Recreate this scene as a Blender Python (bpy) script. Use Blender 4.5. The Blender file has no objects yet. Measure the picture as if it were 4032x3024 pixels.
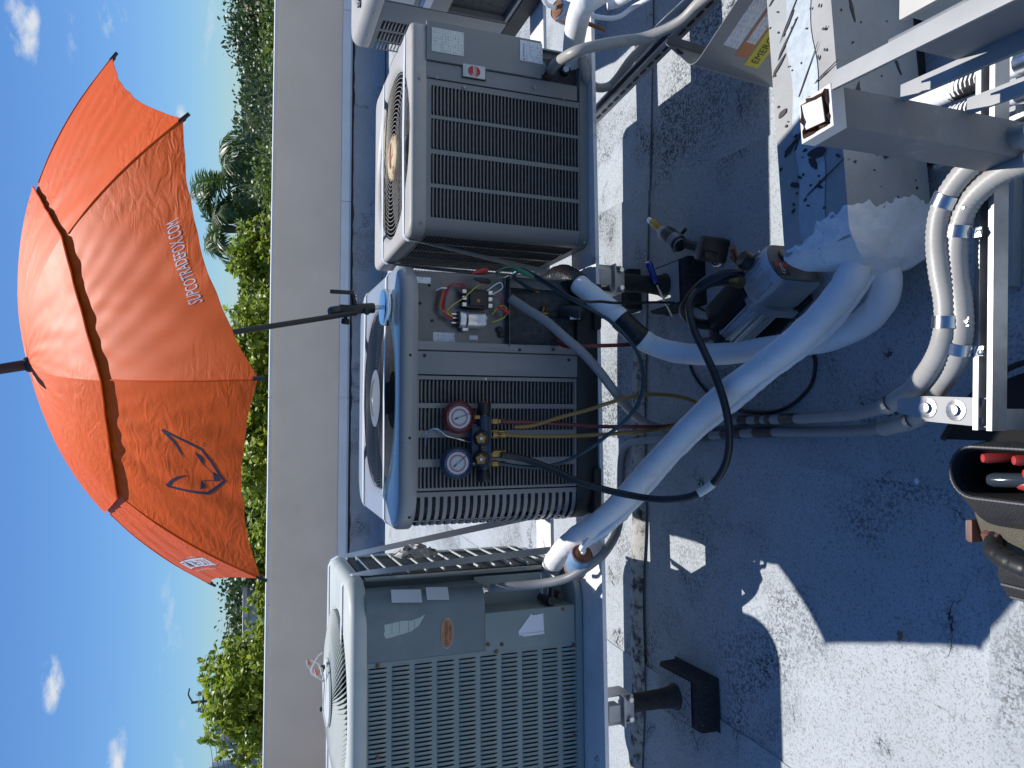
import bpy, bmesh, math, random
from math import sin, cos, pi, radians, sqrt, atan2
from mathutils import Vector, Matrix

# ------------------------------------------------------------------ camera, sky, sun, exposure
scene = bpy.context.scene
col = scene.collection
PITCH, ROLL, CAM_Z = radians(20.0), radians(1.0), 1.6
fwd = Vector((0, cos(PITCH), -sin(PITCH)))
up0 = Vector((0, sin(PITCH), cos(PITCH)))
right0 = Vector((1, 0, 0))
rgt = right0 * cos(ROLL) + up0 * sin(ROLL)
upv = up0 * cos(ROLL) - right0 * sin(ROLL)
# the phone was held sideways: picture-right is world-down, picture-up is world-right
cam = bpy.data.cameras.new('camera')
cam.sensor_fit = 'HORIZONTAL'; cam.sensor_width = 36.0; cam.lens = 26.0
cam.clip_start = 0.05; cam.clip_end = 9000
camo = bpy.data.objects.new('camera', cam); col.objects.link(camo)
M = Matrix((( -upv.x, rgt.x, -fwd.x, 0), (-upv.y, rgt.y, -fwd.y, 0), (-upv.z, rgt.z, -fwd.z, CAM_Z), (0, 0, 0, 1)))
camo.matrix_world = M
scene.camera = camo

SUN = Vector((0.072, 0.412, 1.0)).normalized()          # towards the sun
sun_el = math.asin(SUN.z); sun_az = atan2(SUN.x, SUN.y)
sl = bpy.data.lights.new('sun', 'SUN'); sl.energy = 5.0; sl.angle = radians(0.53); sl.color = (1.0, 0.965, 0.92)
so = bpy.data.objects.new('sun', sl); col.objects.link(so)
so.rotation_euler = (-SUN).to_track_quat('-Z', 'Y').to_euler(); so.location = (3, 12, 25)

world = bpy.data.worlds.new('World'); scene.world = world; world.use_nodes = True
wn = world.node_tree; wn.nodes.clear()
def wnode(t, **k):
    n = wn.nodes.new(t)
    for a, b in k.items(): setattr(n, a, b)
    return n
sky = wnode('ShaderNodeTexSky', sky_type='NISHITA'); sky.sun_disc = False
sky.sun_elevation = sun_el; sky.sun_rotation = sun_az
sky.altitude = 0; sky.air_density = 1.0; sky.dust_density = 0.0; sky.ozone_density = 3.0
bg = wnode('ShaderNodeBackground'); bg.inputs[1].default_value = 0.07
wout = wnode('ShaderNodeOutputWorld')
tcw = wnode('ShaderNodeTexCoord')
def wmath(op, a, b=None, clamp=False):
    n = wnode('ShaderNodeMath', operation=op, use_clamp=clamp)
    for i, v in enumerate((a, b)):
        if v is None: continue
        if isinstance(v, (int, float)): n.inputs[i].default_value = v
        else: wn.links.new(v, n.inputs[i])
    return n.outputs[0]
cn = wnode('ShaderNodeTexNoise'); cn.inputs['Scale'].default_value = 26; cn.inputs['Detail'].default_value = 7; cn.inputs['Roughness'].default_value = 0.62
cmap = wnode('ShaderNodeMapping'); cmap.inputs['Scale'].default_value = (1, 1, 2.2)
wn.links.new(tcw.outputs['Generated'], cmap.inputs[0]); wn.links.new(cmap.outputs[0], cn.inputs['Vector'])
# small fair-weather clouds: (azimuth right of view, elevation, half width, half height, density)
CLOUDS = [(22.1, 12.8, 2.5, 1.1, 1.0), (23.2, 8.0, 1.6, .9, .7), (22.0, 10.2, 2.2, .5, .45), (-19.8, 10.9, 2.1, .75, 1.0), (-20.5, 14.6, 1.4, .3, .35),
          (-25.0, 7.0, 2.4, .8, .75), (-15.6, 14.2, 2.0, .3, .35), (29.8, 18.6, 3.0, 1.4, .8), (-23.0, 19.4, 2.6, .5, .5),
          (18.0, 4.1, 1.0, .45, .7), (12.5, 3.4, 1.0, .4, .55), (-17.0, 4.4, 5.0, 1.0, .42), (-26.0, 3.4, 3.5, .8, .35), (24.5, 2.4, 9.0, .9, .35), (27.0, 4.2, .9, .35, .5),
          (52, 11, 5, 2, .9), (-48, 14, 6, 2, .9), (80, 20, 7, 2.5, .9), (-85, 10, 8, 2, .8), (120, 15, 8, 3, .9), (170, 12, 9, 3, .9), (-130, 18, 8, 3, .9)]
acc = None
for az, el, hw, hh, dens in CLOUDS:
    a, e = radians(az), radians(el)
    c = Vector((sin(a) * cos(e), cos(a) * cos(e), sin(e)))
    sub = wnode('ShaderNodeVectorMath', operation='SUBTRACT'); wn.links.new(tcw.outputs['Generated'], sub.inputs[0]); sub.inputs[1].default_value = c
    mp = wnode('ShaderNodeMapping', vector_type='POINT'); wn.links.new(sub.outputs[0], mp.inputs[0])
    mp.inputs['Rotation'].default_value = (0, 0, a); mp.inputs['Scale'].default_value = (1 / radians(hw), 1 / radians(hw), 1 / radians(hh))
    ln = wnode('ShaderNodeVectorMath', operation='LENGTH'); wn.links.new(mp.outputs[0], ln.inputs[0])
    m = wmath('SUBTRACT', 1.0, ln.outputs['Value'], True)
    m = wmath('MULTIPLY', wmath('SQRT', m), dens)
    acc = m if acc is None else wmath('MAXIMUM', acc, m)
nz = wmath('MULTIPLY', wmath('SUBTRACT', cn.outputs['Fac'], 0.5), 3.2)
cf = wmath('MULTIPLY', wmath('ADD', wmath('SUBTRACT', wmath('MULTIPLY', acc, 1.25), .42), nz), 1.15, True)
cf = wmath('MULTIPLY', cf, wmath('MULTIPLY', acc, 1.5, True))
tint = wnode('ShaderNodeMix', data_type='RGBA', blend_type='MULTIPLY'); tint.inputs['Factor'].default_value = 1; tint.inputs['B'].default_value = (.67, 1.0, 1.42, 1)   # camera white balance
wn.links.new(sky.outputs[0], tint.inputs['A'])
mixc = wnode('ShaderNodeMix', data_type='RGBA'); wn.links.new(cf, mixc.inputs['Factor'])
wn.links.new(tint.outputs['Result'], mixc.inputs['A']); mixc.inputs['B'].default_value = (9.5, 10.2, 11.2, 1)
wn.links.new(mixc.outputs['Result'], bg.inputs[0]); wn.links.new(bg.outputs[0], wout.inputs[0])

vs = scene.view_settings
vs.view_transform = 'Standard'; vs.look = 'None'; vs.exposure = 0.08; vs.gamma = 1.0; vs.use_curve_mapping = False
rnd = random.Random(7)

# ------------------------------------------------------------------ materials
MAT = {}
def mat(name, c, rough=0.5, metal=0.0, var=0.12, scale=6.0, bump=0.0, bscale=None, dirt=None, dlo=0.58, dhi=0.72, dscale=5.0, spec=0.5, coat=0.0, world=False, sheen=0.0, trans=0.0):
    m = bpy.data.materials.new(name); m.use_nodes = True; MAT[name] = m
    nt = m.node_tree; N = nt.nodes; L = nt.links; b = N['Principled BSDF']
    b.inputs['Roughness'].default_value = rough; b.inputs['Metallic'].default_value = metal
    b.inputs['Specular IOR Level'].default_value = spec; b.inputs['Coat Weight'].default_value = coat
    if sheen: b.inputs['Sheen Weight'].default_value = sheen
    if trans: b.inputs['Transmission Weight'].default_value = trans
    if world: src = N.new('ShaderNodeNewGeometry').outputs['Position']
    else: src = N.new('ShaderNodeTexCoord').outputs['Object']
    def noise(s, d=5, r=.6):
        n = N.new('ShaderNodeTexNoise'); n.inputs['Scale'].default_value = s; n.inputs['Detail'].default_value = d; n.inputs['Roughness'].default_value = r
        L.new(src, n.inputs['Vector']); return n.outputs['Fac']
    def ramp(f, lo, hi):
        r = N.new('ShaderNodeMapRange'); r.inputs[1].default_value = lo; r.inputs[2].default_value = hi; L.new(f, r.inputs[0]); return r.outputs[0]
    def mix(f, A, B):
        x = N.new('ShaderNodeMix'); x.data_type = 'RGBA'; L.new(f, x.inputs['Factor'])
        for k, v in (('A', A), ('B', B)):
            if isinstance(v, tuple): x.inputs[k].default_value = (v[0], v[1], v[2], 1)
            else: L.new(v, x.inputs[k])
        return x.outputs['Result']
    lo = tuple(max(0, q * (1 - var)) for q in c); hi = tuple(min(1, q * (1 + var)) for q in c)
    out = mix(ramp(noise(scale), .3, .7), lo, hi)
    if dirt: out = mix(ramp(noise(dscale, 8, .68), dlo, dhi), out, dirt)
    L.new(out, b.inputs['Base Color'])
    rr = N.new('ShaderNodeMapRange'); rr.inputs[3].default_value = max(.03, rough - .08); rr.inputs[4].default_value = min(1, rough + .1)
    L.new(noise(scale * 2.3), rr.inputs[0]); L.new(rr.outputs[0], b.inputs['Roughness'])
    if bump:
        bp = N.new('ShaderNodeBump'); bp.inputs['Strength'].default_value = bump; bp.inputs['Distance'].default_value = .01
        L.new(noise(bscale or scale * 6, 6), bp.inputs['Height']); L.new(bp.outputs[0], b.inputs['Normal'])
    m['nodes_ready'] = 1
    return m

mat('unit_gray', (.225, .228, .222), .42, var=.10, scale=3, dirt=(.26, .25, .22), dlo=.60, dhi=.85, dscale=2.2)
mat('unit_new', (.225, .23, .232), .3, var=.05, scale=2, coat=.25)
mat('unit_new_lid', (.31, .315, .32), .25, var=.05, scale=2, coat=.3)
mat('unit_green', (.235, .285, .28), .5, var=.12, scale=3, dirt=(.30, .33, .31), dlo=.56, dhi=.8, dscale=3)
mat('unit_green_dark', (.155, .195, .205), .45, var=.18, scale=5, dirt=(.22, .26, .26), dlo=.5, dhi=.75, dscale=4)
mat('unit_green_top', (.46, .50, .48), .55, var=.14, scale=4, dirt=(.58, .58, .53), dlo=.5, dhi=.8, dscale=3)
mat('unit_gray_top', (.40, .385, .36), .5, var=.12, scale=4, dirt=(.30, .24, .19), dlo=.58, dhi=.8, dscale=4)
mat('coil_dark', (.055, .06, .064), .6, var=.5, scale=60, bump=.6, bscale=220)
mat('base_black', (.018, .020, .022), .55, var=.2, scale=6)
mat('black_rubber', (.016, .017, .018), .45, var=.2)
mat('black_plastic', (.02, .021, .023), .38, var=.2)
mat('dark_well', (.02, .02, .022), .7)
mat('galv', (.42, .43, .44), .42, metal=.7, var=.2, scale=14, dirt=(.36, .36, .35), dscale=12)
mat('galv_dull', (.34, .35, .35), .5, metal=.5, var=.2, scale=14, dirt=(.30, .29, .27), dscale=9)
mat('zinc', (.62, .63, .64), .22, metal=1.0, var=.12, scale=20)
mat('chrome', (.72, .73, .75), .08, metal=1.0, var=.03)
mat('aluminium', (.78, .78, .77), .5, metal=.15, var=.12, scale=5, dirt=(.42, .41, .38), dscale=7)
mat('brass', (.26, .19, .08), .32, metal=.9, var=.2, scale=20)
mat('copper', (.22, .11, .07), .5, metal=.5, var=.3, scale=20)
mat('strap', (.74, .76, .78), .35, metal=.3, var=.08)
mat('white_pipe', (.82, .83, .83), .6, var=.06, scale=7, bump=.35, bscale=30, dirt=(.56, .54, .50), dlo=.6, dhi=.82, dscale=6)
mat('mastic', (.80, .80, .79), .65, var=.07, scale=8, bump=.6, bscale=55, dirt=(.33, .15, .06), dlo=.64, dhi=.66, dscale=9)
mat('conduit', (.37, .36, .335), .42, var=.08, scale=8, dirt=(.29, .28, .26), dscale=8)
mat('conduit_dark', (.24, .25, .26), .45, var=.1, scale=8)
mat('tape_black', (.012, .012, .014), .3, var=.3, scale=30, bump=.5, bscale=60)
mat('rust', (.23, .10, .045), .8, var=.5, scale=30, bump=.6, bscale=90, dirt=(.09, .035, .02), dscale=20)
mat('rust_pale', (.52, .42, .26), .75, var=.2, scale=25, dirt=(.22, .08, .045), dlo=.5, dhi=.62, dscale=16)
mat('drier_blue', (.16, .30, .48), .5, var=.2, scale=14, dirt=(.26, .12, .05), dlo=.50, dhi=.58, dscale=22)
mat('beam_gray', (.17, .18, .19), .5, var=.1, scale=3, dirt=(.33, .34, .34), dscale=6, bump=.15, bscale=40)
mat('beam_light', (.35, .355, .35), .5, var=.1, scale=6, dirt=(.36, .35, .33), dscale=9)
mat('box_cream', (.50, .485, .44), .5, var=.1, scale=5, dirt=(.40, .30, .20), dlo=.62, dhi=.78, dscale=5)
mat('duct_gray', (.345, .345, .335), .55, var=.16, scale=5, bump=.2, bscale=50, dirt=(.33, .35, .35), dlo=.5, dhi=.6, dscale=3.2)
mat('splatter', (.025, .024, .028), .5, var=.2)
mat('parapet_paint', (.79, .645, .51), .75, var=.05, scale=1.2, world=True, bump=.12, bscale=70, dirt=(.70, .565, .44), dlo=.5, dhi=.8, dscale=.9)
mat('coping', (.66, .635, .60), .6, var=.06, scale=3, world=True, dirt=(.42, .36, .31), dlo=.68, dhi=.78, dscale=5)
mat('flash_metal', (.66, .68, .71), .4, var=.07, scale=3, metal=.25, world=True, dirt=(.42, .38, .35), dlo=.62, dhi=.78, dscale=4)
mat('tar', (.012, .012, .014), .62, var=.4, scale=25, bump=.8, bscale=60)
mat('tar_granule', (.015, .016, .02), .7, var=.5, scale=60, bump=.8, bscale=120, dirt=(.10, .105, .12), dlo=.60, dhi=.66, dscale=110)
mat('print_black', (.03, .03, .035), .5)
mat('print_navy', (.02, .025, .06), .6)
mat('print_white', (.78, .78, .80), .6, var=.04)
mat('print_red', (.42, .03, .03), .5)
mat('label_white', (.76, .77, .78), .45, var=.05)
mat('label_cream', (.70, .70, .60), .45, var=.06)
mat('label_yellow', (.62, .55, .03), .45)
mat('label_orange', (.55, .19, .07), .45)
mat('label_blue', (.05, .22, .48), .45)
mat('badge_copper', (.30, .15, .085), .35, metal=.5, var=.25, scale=30)
mat('paper', (.78, .80, .84), .7, var=.03)
mat('paint_patch', (.48, .55, .49), .6, var=.08, scale=20)
mat('gauge_red', (.14, .014, .016), .42, var=.1)
mat('gauge_blue', (.022, .040, .072), .42, var=.1)
mat('gauge_face', (.50, .53, .57), .35, var=.03)
mat('gauge_ring_blue', (.012, .03, .15), .4)
mat('gauge_ring_red', (.36, .09, .10), .4)
mat('knob_yellow', (.42, .20, .02), .4)
mat('hose_red', (.15, .02, .025), .42, var=.1)
mat('hose_yellow', (.27, .16, .04), .42, var=.1)
mat('hose_teal', (.018, .055, .075), .4, var=.1)
mat('hose_black', (.014, .015, .018), .38, var=.15)
mat('wire_red', (.45, .03, .03), .4); mat('wire_orange', (.55, .16, .03), .4); mat('wire_yellow', (.60, .48, .04), .4)
mat('wire_purple', (.12, .05, .14), .4); mat('wire_white', (.72, .72, .70), .45); mat('wire_green', (.02, .16, .08), .4); mat('wire_pink', (.65, .25, .20), .5)
mat('capacitor', (.66, .66, .66), .28, metal=.75, var=.08)
mat('pump_silver', (.55, .56, .57), .38, metal=.45, var=.1, scale=10)
mat('pump_face', (.42, .41, .38), .45, var=.08)
mat('tool_gray', (.28, .29, .30), .4, metal=.4, var=.15, scale=20)
mat('tool_yellow', (.52, .33, .03), .4, var=.12)
mat('screw_blue', (.01, .03, .30), .25, coat=.5)
mat('bag_olive', (.12, .11, .082), .85, var=.14, scale=30, bump=.5, bscale=300)
mat('bag_black', (.022, .022, .024), .75, var=.2, scale=40, bump=.5, bscale=300)
mat('bag_leather', (.16, .065, .045), .6, var=.2)
mat('bag_inside', (.010, .010, .012), .9)
mat('zipper', (.07, .07, .075), .5, metal=.3)
mat('grip_red', (.40, .045, .04), .35, var=.1)
mat('umb_orange', (.92, .13, .010), .55, var=.05, scale=4, spec=.28)
mat('umb_lining', (.05, .052, .056), .5, var=.05)
mat('umb_black', (.018, .018, .022), .4)
mat('plastic_film', (.80, .79, .76), .35, var=.06, trans=.25)
mat('trunk_gray', (.20, .17, .14), .9, var=.3, scale=5, bump=.6)
mat('palm_trunk', (.23, .21, .18), .9, var=.25, scale=4, bump=.5)
mat('house_white', (.62, .62, .60), .8, var=.05)
mat('house_roof', (.34, .24, .19), .85, var=.15, scale=8)
mat('house_gray', (.42, .42, .42), .8, var=.06)
mat('glass_dark', (.03, .04, .05), .1)
mat('skyline_haze', (.48, .51, .55), .8, var=.05)  # distance haze is put into this pale block colour
mat('pole_wood', (.12, .10, .09), .85)
def leafmat(name, c1, c2, tr=.25):
    m = bpy.data.materials.new(name); m.use_nodes = True; MAT[name] = m
    nt = m.node_tree; N = nt.nodes; L = nt.links; b = N['Principled BSDF']; b.inputs['Roughness'].default_value = .42
    g = N.new('ShaderNodeNewGeometry'); mx = N.new('ShaderNodeMix'); mx.data_type = 'RGBA'
    L.new(g.outputs['Random Per Island'], mx.inputs['Factor']); mx.inputs['A'].default_value = (*c1, 1); mx.inputs['B'].default_value = (*c2, 1)
    L.new(mx.outputs['Result'], b.inputs['Base Color'])
    t = N.new('ShaderNodeBsdfTranslucent'); L.new(mx.outputs['Result'], t.inputs['Color'])
    ms = N.new('ShaderNodeMixShader'); ms.inputs[0].default_value = tr
    L.new(b.outputs[0], ms.inputs[1]); L.new(t.outputs[0], ms.inputs[2]); L.new(ms.outputs[0], N['Material Output'].inputs['Surface'])
leafmat('leaf_bright', (.17, .27, .025), (.40, .46, .06), .5)
leafmat('leaf_mid', (.08, .15, .025), (.19, .26, .05), .4)
leafmat('leaf_dark', (.03, .07, .018), (.075, .12, .03), .3)
leafmat('leaf_blue', (.055, .10, .035), (.12, .165, .07), .3)
leafmat('leaf_palm', (.05, .11, .03), (.14, .21, .06), .35)

def label_print(name, paper, ink, s1, s2):
    """paper with rows of small print"""
    m = mat(name, paper, .5, var=.03); nt = m.node_tree; N = nt.nodes; L = nt.links; b = N['Principled BSDF']
    tc = N.new('ShaderNodeTexCoord'); br = N.new('ShaderNodeTexBrick'); br.offset = .37; br.squash = .6
    br.inputs['Scale'].default_value = 1; br.inputs['Brick Width'].default_value = s1; br.inputs['Row Height'].default_value = s2; br.inputs['Mortar Size'].default_value = s2 * .3
    br.inputs['Mortar Smooth'].default_value = .1
    sp = N.new('ShaderNodeSeparateXYZ'); L.new(tc.outputs['Object'], sp.inputs[0]); cb = N.new('ShaderNodeCombineXYZ'); L.new(sp.outputs[0], cb.inputs[0]); L.new(sp.outputs[2], cb.inputs[1])
    L.new(cb.outputs[0], br.inputs['Vector']); br.inputs['Color1'].default_value = (*ink, 1); br.inputs['Color2'].default_value = (*paper, 1); br.inputs['Mortar'].default_value = (*paper, 1); br.inputs['Bias'].default_value = .1
    L.new(br.outputs['Color'], b.inputs['Base Color'])
label_print('label_print', (.76, .77, .78), (.16, .16, .18), .012, .0052)
label_print('label_print_cream', (.66, .67, .60), (.14, .15, .14), .010, .0058)
# ------------------------------------------------------------------ roof membrane
def roof_mat(name, base, speck, seed):
    m = bpy.data.materials.new(name); m.use_nodes = True; MAT[name] = m
    nt = m.node_tree; N = nt.nodes; L = nt.links; b = N['Principled BSDF']; b.inputs['Roughness'].default_value = .85; b.inputs['Specular IOR Level'].default_value = .25
    g = N.new('ShaderNodeNewGeometry'); mp = N.new('ShaderNodeMapping'); mp.inputs['Location'].default_value = (seed, seed * 1.7, 0); L.new(g.outputs['Position'], mp.inputs[0])
    def noise(s, d=4, r=.6, dist=0):
        n = N.new('ShaderNodeTexNoise'); n.inputs['Scale'].default_value = s; n.inputs['Detail'].default_value = d; n.inputs['Roughness'].default_value = r; n.inputs['Distortion'].default_value = dist
        L.new(mp.outputs[0], n.inputs['Vector']); return n.outputs['Fac']
    def rng(f, a, b_, c=0., d=1.):
        r = N.new('ShaderNodeMapRange'); r.inputs[1].default_value = a; r.inputs[2].default_value = b_; r.inputs[3].default_value = c; r.inputs[4].default_value = d; L.new(f, r.inputs[0]); return r.outputs[0]
    def mul(a, b_):
        x = N.new('ShaderNodeMath'); x.operation = 'MULTIPLY'; L.new(a, x.inputs[0])
        if isinstance(b_, float): x.inputs[1].default_value = b_
        else: L.new(b_, x.inputs[1])
        return x.outputs[0]
    def mix(f, A, B):
        x = N.new('ShaderNodeMix'); x.data_type = 'RGBA'; L.new(f, x.inputs['Factor'])
        for k, v in (('A', A), ('B', B)):
            if isinstance(v, tuple): x.inputs[k].default_value = (*v, 1)
            else: L.new(v, x.inputs[k])
        return x.outputs['Result']
    big = noise(1.3, 4, .6, .4); fine = noise(170, 3, .75); mid = noise(60, 4, .7)
    c = mix(rng(noise(3.0, 4), .35, .65), tuple(q * .92 for q in base), tuple(min(.8, q * 1.05) for q in base))
    c = mix(mul(rng(fine, .53, .64), speck), c, (.16, .165, .17))
    c = mix(mul(rng(mid, .60, .68), .55), c, (.10, .10, .105))
    # grime patches where the granules are worn off
    st = mul(rng(big, .51, .63), rng(noise(95, 5, .75), .47, .56)); c = mix(mul(st, .9), c, (.03, .03, .033))
    ty = rng(noise(.9, 3, .5, .6), .40, .62); c = mix(mul(ty, .16), c, (.30, .29, .26))
    # cracks and wandering tar lines
    vo = N.new('ShaderNodeTexVoronoi'); vo.feature = 'DISTANCE_TO_EDGE'; vo.inputs['Scale'].default_value = 1.15
    wv = N.new('ShaderNodeVectorMath'); wv.operation = 'ADD'; nn = N.new('ShaderNodeTexNoise'); nn.inputs['Scale'].default_value = 5; nn.inputs['Detail'].default_value = 6
    L.new(mp.outputs[0], nn.inputs['Vector']); sc = N.new('ShaderNodeVectorMath'); sc.operation = 'SCALE'; sc.inputs['Scale'].default_value = .45; L.new(nn.outputs['Color'], sc.inputs[0])
    L.new(mp.outputs[0], wv.inputs[0]); L.new(sc.outputs[0], wv.inputs[1]); L.new(wv.outputs[0], vo.inputs['Vector'])
    cr = mul(rng(vo.outputs['Distance'], .004, .0012), rng(noise(2.2, 3), .53, .57)); c = mix(mul(cr, .9), c, (.02, .02, .022))
    halo = mul(mul(rng(vo.outputs['Distance'], .07, .0), rng(noise(2.2, 3), .53, .60)), rng(noise(90, 4, .7), .47, .56)); c = mix(mul(halo, .8), c, (.04, .04, .045))
    L.new(c, b.inputs['Base Color'])
    bp = N.new('ShaderNodeBump'); bp.inputs['Strength'].default_value = .5; bp.inputs['Distance'].default_value = .004; L.new(fine, bp.inputs['Height']); L.new(bp.outputs[0], b.inputs['Normal'])
roof_mat('roof_cap', (.45, .485, .51), .75, 0.0)
roof_mat('roof_cap_b', (.42, .46, .485), .75, 3.1)
roof_mat('roof_flash', (.40, .42, .445), .45, 7.7)

# ------------------------------------------------------------------ mesh helpers
def V(*a): return Vector(a if len(a) == 3 else a[0])
def catmull(pts, sub):
    P = [V(p) for p in pts]
    if len(P) < 3 or sub <= 1: return P
    out = []
    for i in range(len(P) - 1):
        p0 = P[i - 1] if i else P[0] * 2 - P[1]; p1, p2 = P[i], P[i + 1]; p3 = P[i + 2] if i + 2 < len(P) else P[-1] * 2 - P[-2]
        for k in range(sub):
            t = k / sub; t2 = t * t; t3 = t2 * t
            out.append(.5 * ((2 * p1) + (p2 - p0) * t + (2 * p0 - 5 * p1 + 4 * p2 - p3) * t2 + (3 * p1 - p0 - 3 * p2 + p3) * t3))
    out.append(P[-1]); return out
def resample(pts, step):
    out = [pts[0]]; need = step
    for a, b in zip(pts, pts[1:]):
        d = (b - a).length; pos = 0
        while d - pos >= need and d > 0:
            pos += need; out.append(a.lerp(b, pos / d)); need = step
        need -= d - pos
    if (out[-1] - pts[-1]).length > step * .3: out.append(pts[-1])
    return out
def basis(n):
    n = V(n).normalized(); a = V(0, 0, 1) if abs(n.z) < .9 else V(1, 0, 0)
    x = a.cross(n).normalized(); return x, n.cross(x), n
class MB:
    def __init__(s): s.v = []; s.f = []
    def add(s, vs_, fs):
        o = len(s.v); s.v += [V(p) for p in vs_]; s.f += [tuple(i + o for i in f) for f in fs]; return s
    def box(s, c, d, rot=None, bev=0.0):
        """box of size d centred at c, chamfered by bev, rot = 3x3 Matrix"""
        c = V(c); h = V(d) * .5; R = rot or Matrix.Identity(3)
        if bev <= 0:
            vs_ = [c + R @ V(h.x * x, h.y * y, h.z * z) for x in (-1, 1) for y in (-1, 1) for z in (-1, 1)]
            return s.add(vs_, [(0, 1, 3, 2), (4, 6, 7, 5), (0, 4, 5, 1), (2, 3, 7, 6), (0, 2, 6, 4), (1, 5, 7, 3)])
        bev = min(bev, h.x * .9, h.y * .9, h.z * .9)
        bm = bmesh.new(); bmesh.ops.create_cube(bm, size=1)
        for v in bm.verts: v.co = V(v.co.x * 2 * h.x, v.co.y * 2 * h.y, v.co.z * 2 * h.z)
        bmesh.ops.bevel(bm, geom=bm.edges[:], offset=bev, segments=2, profile=.7, affect='EDGES')
        bm.verts.index_update(); vs_ = [c + R @ v.co for v in bm.verts]; fs = [tuple(v.index for v in f.verts) for f in bm.faces]; bm.free()
        return s.add(vs_, fs)
    def tube(s, pts, r, n=10, sub=6, step=None, caps=True, rfun=None):
        P = catmull(pts, sub)
        if step: P = resample(P, step)
        T = [(P[min(i + 1, len(P) - 1)] - P[max(i - 1, 0)]).normalized() for i in range(len(P))]
        x, y, _ = basis(T[0]); o = len(s.v)
        for i, p in enumerate(P):
            x = (x - T[i] * x.dot(T[i])).normalized(); y = T[i].cross(x)
            rr = rfun(i, i / (len(P) - 1)) if rfun else r
            s.v += [p + (x * cos(2 * pi * k / n) + y * sin(2 * pi * k / n)) * rr for k in range(n)]
        for i in range(len(P) - 1):
            for k in range(n):
                a = o + i * n + k; b = o + i * n + (k + 1) % n; s.f.append((a, b, b + n, a + n))
        if caps:
            s.f.append(tuple(o + k for k in reversed(range(n)))); e = o + (len(P) - 1) * n; s.f.append(tuple(e + k for k in range(n)))
        return s
    def cyl(s, a, b, r0, r1=None, n=16, caps=True):
        r1 = r0 if r1 is None else r1; a, b = V(a), V(b); L = (b - a).length
        return s.lathe([(r0, 0), (r1, L)], a, b - a, n, caps)
    def lathe(s, prof, o, axis, n=24, caps=True):
        x, y, z = basis(axis); o = V(o); k0 = len(s.v)
        for r, t in prof: s.v += [o + z * t + (x * cos(2 * pi * k / n) + y * sin(2 * pi * k / n)) * r for k in range(n)]
        for i in range(len(prof) - 1):
            for k in range(n):
                a = k0 + i * n + k; b = k0 + i * n + (k + 1) % n; s.f.append((a, b, b + n, a + n))
        if caps:
            s.f.append(tuple(k0 + k for k in reversed(range(n)))); e = k0 + (len(prof) - 1) * n; s.f.append(tuple(e + k for k in range(n)))
        return s
    def prism(s, poly, o, ex, ey, t):
        """extrude 2-D polygon by t along ex x ey"""
        o, ex, ey = V(o), V(ex).normalized(), V(ey).normalized(); ez = ex.cross(ey); n = len(poly); k = len(s.v)
        s.v += [o + ex * p[0] + ey * p[1] for p in poly] + [o + ex * p[0] + ey * p[1] + ez * t for p in poly]
        s.f.append(tuple(k + i for i in reversed(range(n)))); s.f.append(tuple(k + n + i for i in range(n)))
        for i in range(n): j = (i + 1) % n; s.f.append((k + i, k + j, k + n + j, k + n + i))
        return s
    def torus(s, c, axis, R, r, n=48, m=6):
        x, y, z = basis(axis); c = V(c); k0 = len(s.v)
        for i in range(n):
            a = 2 * pi * i / n; d = x * cos(a) + y * sin(a)
            s.v += [c + d * (R + r * cos(2 * pi * j / m)) + z * (r * sin(2 * pi * j / m)) for j in range(m)]
        for i in range(n):
            for j in range(m):
                a = k0 + i * m + j; b = k0 + i * m + (j + 1) % m; c2 = k0 + ((i + 1) % n) * m + (j + 1) % m; d = k0 + ((i + 1) % n) * m + j; s.f.append((a, d, c2, b))
        return s
    def grid(s, fn, nu, nv):
        o = len(s.v)
        for i in range(nu + 1):
            for j in range(nv + 1): s.v.append(V(fn(i / nu, j / nv)))
        for i in range(nu):
            for j in range(nv): a = o + i * (nv + 1) + j; s.f.append((a, a + nv + 1, a + nv + 2, a + 1))
        return s
    def loft(s, rings, close=True, cap0=False, cap1=False):
        o = len(s.v); n = len(rings[0])
        for r in rings: s.v += [V(p) for p in r]
        for i in range(len(rings) - 1):
            for k in range(n if close else n - 1):
                a = o + i * n + k; b = o + i * n + (k + 1) % n; s.f.append((a, b, b + n, a + n))
        if cap0: s.f.append(tuple(o + k for k in reversed(range(n))))
        if cap1: e = o + (len(rings) - 1) * n; s.f.append(tuple(e + k for k in range(n)))
        return s
    def mesh(s, name, m, org=(0, 0, 0), sharp=38):
        me = bpy.data.meshes.new(name); o = V(org)
        me.from_pydata([tuple(p - o) for p in s.v], [], s.f); me.materials.append(MAT[m]); me.update()
        bm = bmesh.new(); bm.from_mesh(me); bmesh.ops.recalc_face_normals(bm, faces=bm.faces[:]); bm.to_mesh(me); bm.free()
        for p in me.polygons: p.use_smooth = True
        me.set_sharp_from_angle(angle=radians(sharp)); return me
    def build(s, name, m, parent=None, org=None, sharp=38):
        """one mesh object; parts are given in the parent's own coordinates, top-level ones in world coordinates"""
        org = V(org) if org is not None else V(0, 0, 0)
        o = bpy.data.objects.new(name, s.mesh(name, m, org, sharp)); col.objects.link(o); o.location = org
        if parent is not None: o.parent = parent
        return o
def thing(name, label, cat, loc=(0, 0, 0), rz=0.0, group=None):
    o = bpy.data.objects.new(name, None); col.objects.link(o); o.empty_display_size = .05
    o.location = loc; o.rotation_euler = (0, 0, rz); return tag(o, label, cat, group)
def tag(o, label, cat, group=None):
    o['label'] = label; o['category'] = cat
    if group: o['group'] = group
    return o
def inst(me, name, parent, loc, rot=(0, 0, 0)):
    o = bpy.data.objects.new(name, me); col.objects.link(o); o.parent = parent; o.location = loc; o.rotation_euler = rot; return o
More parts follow.
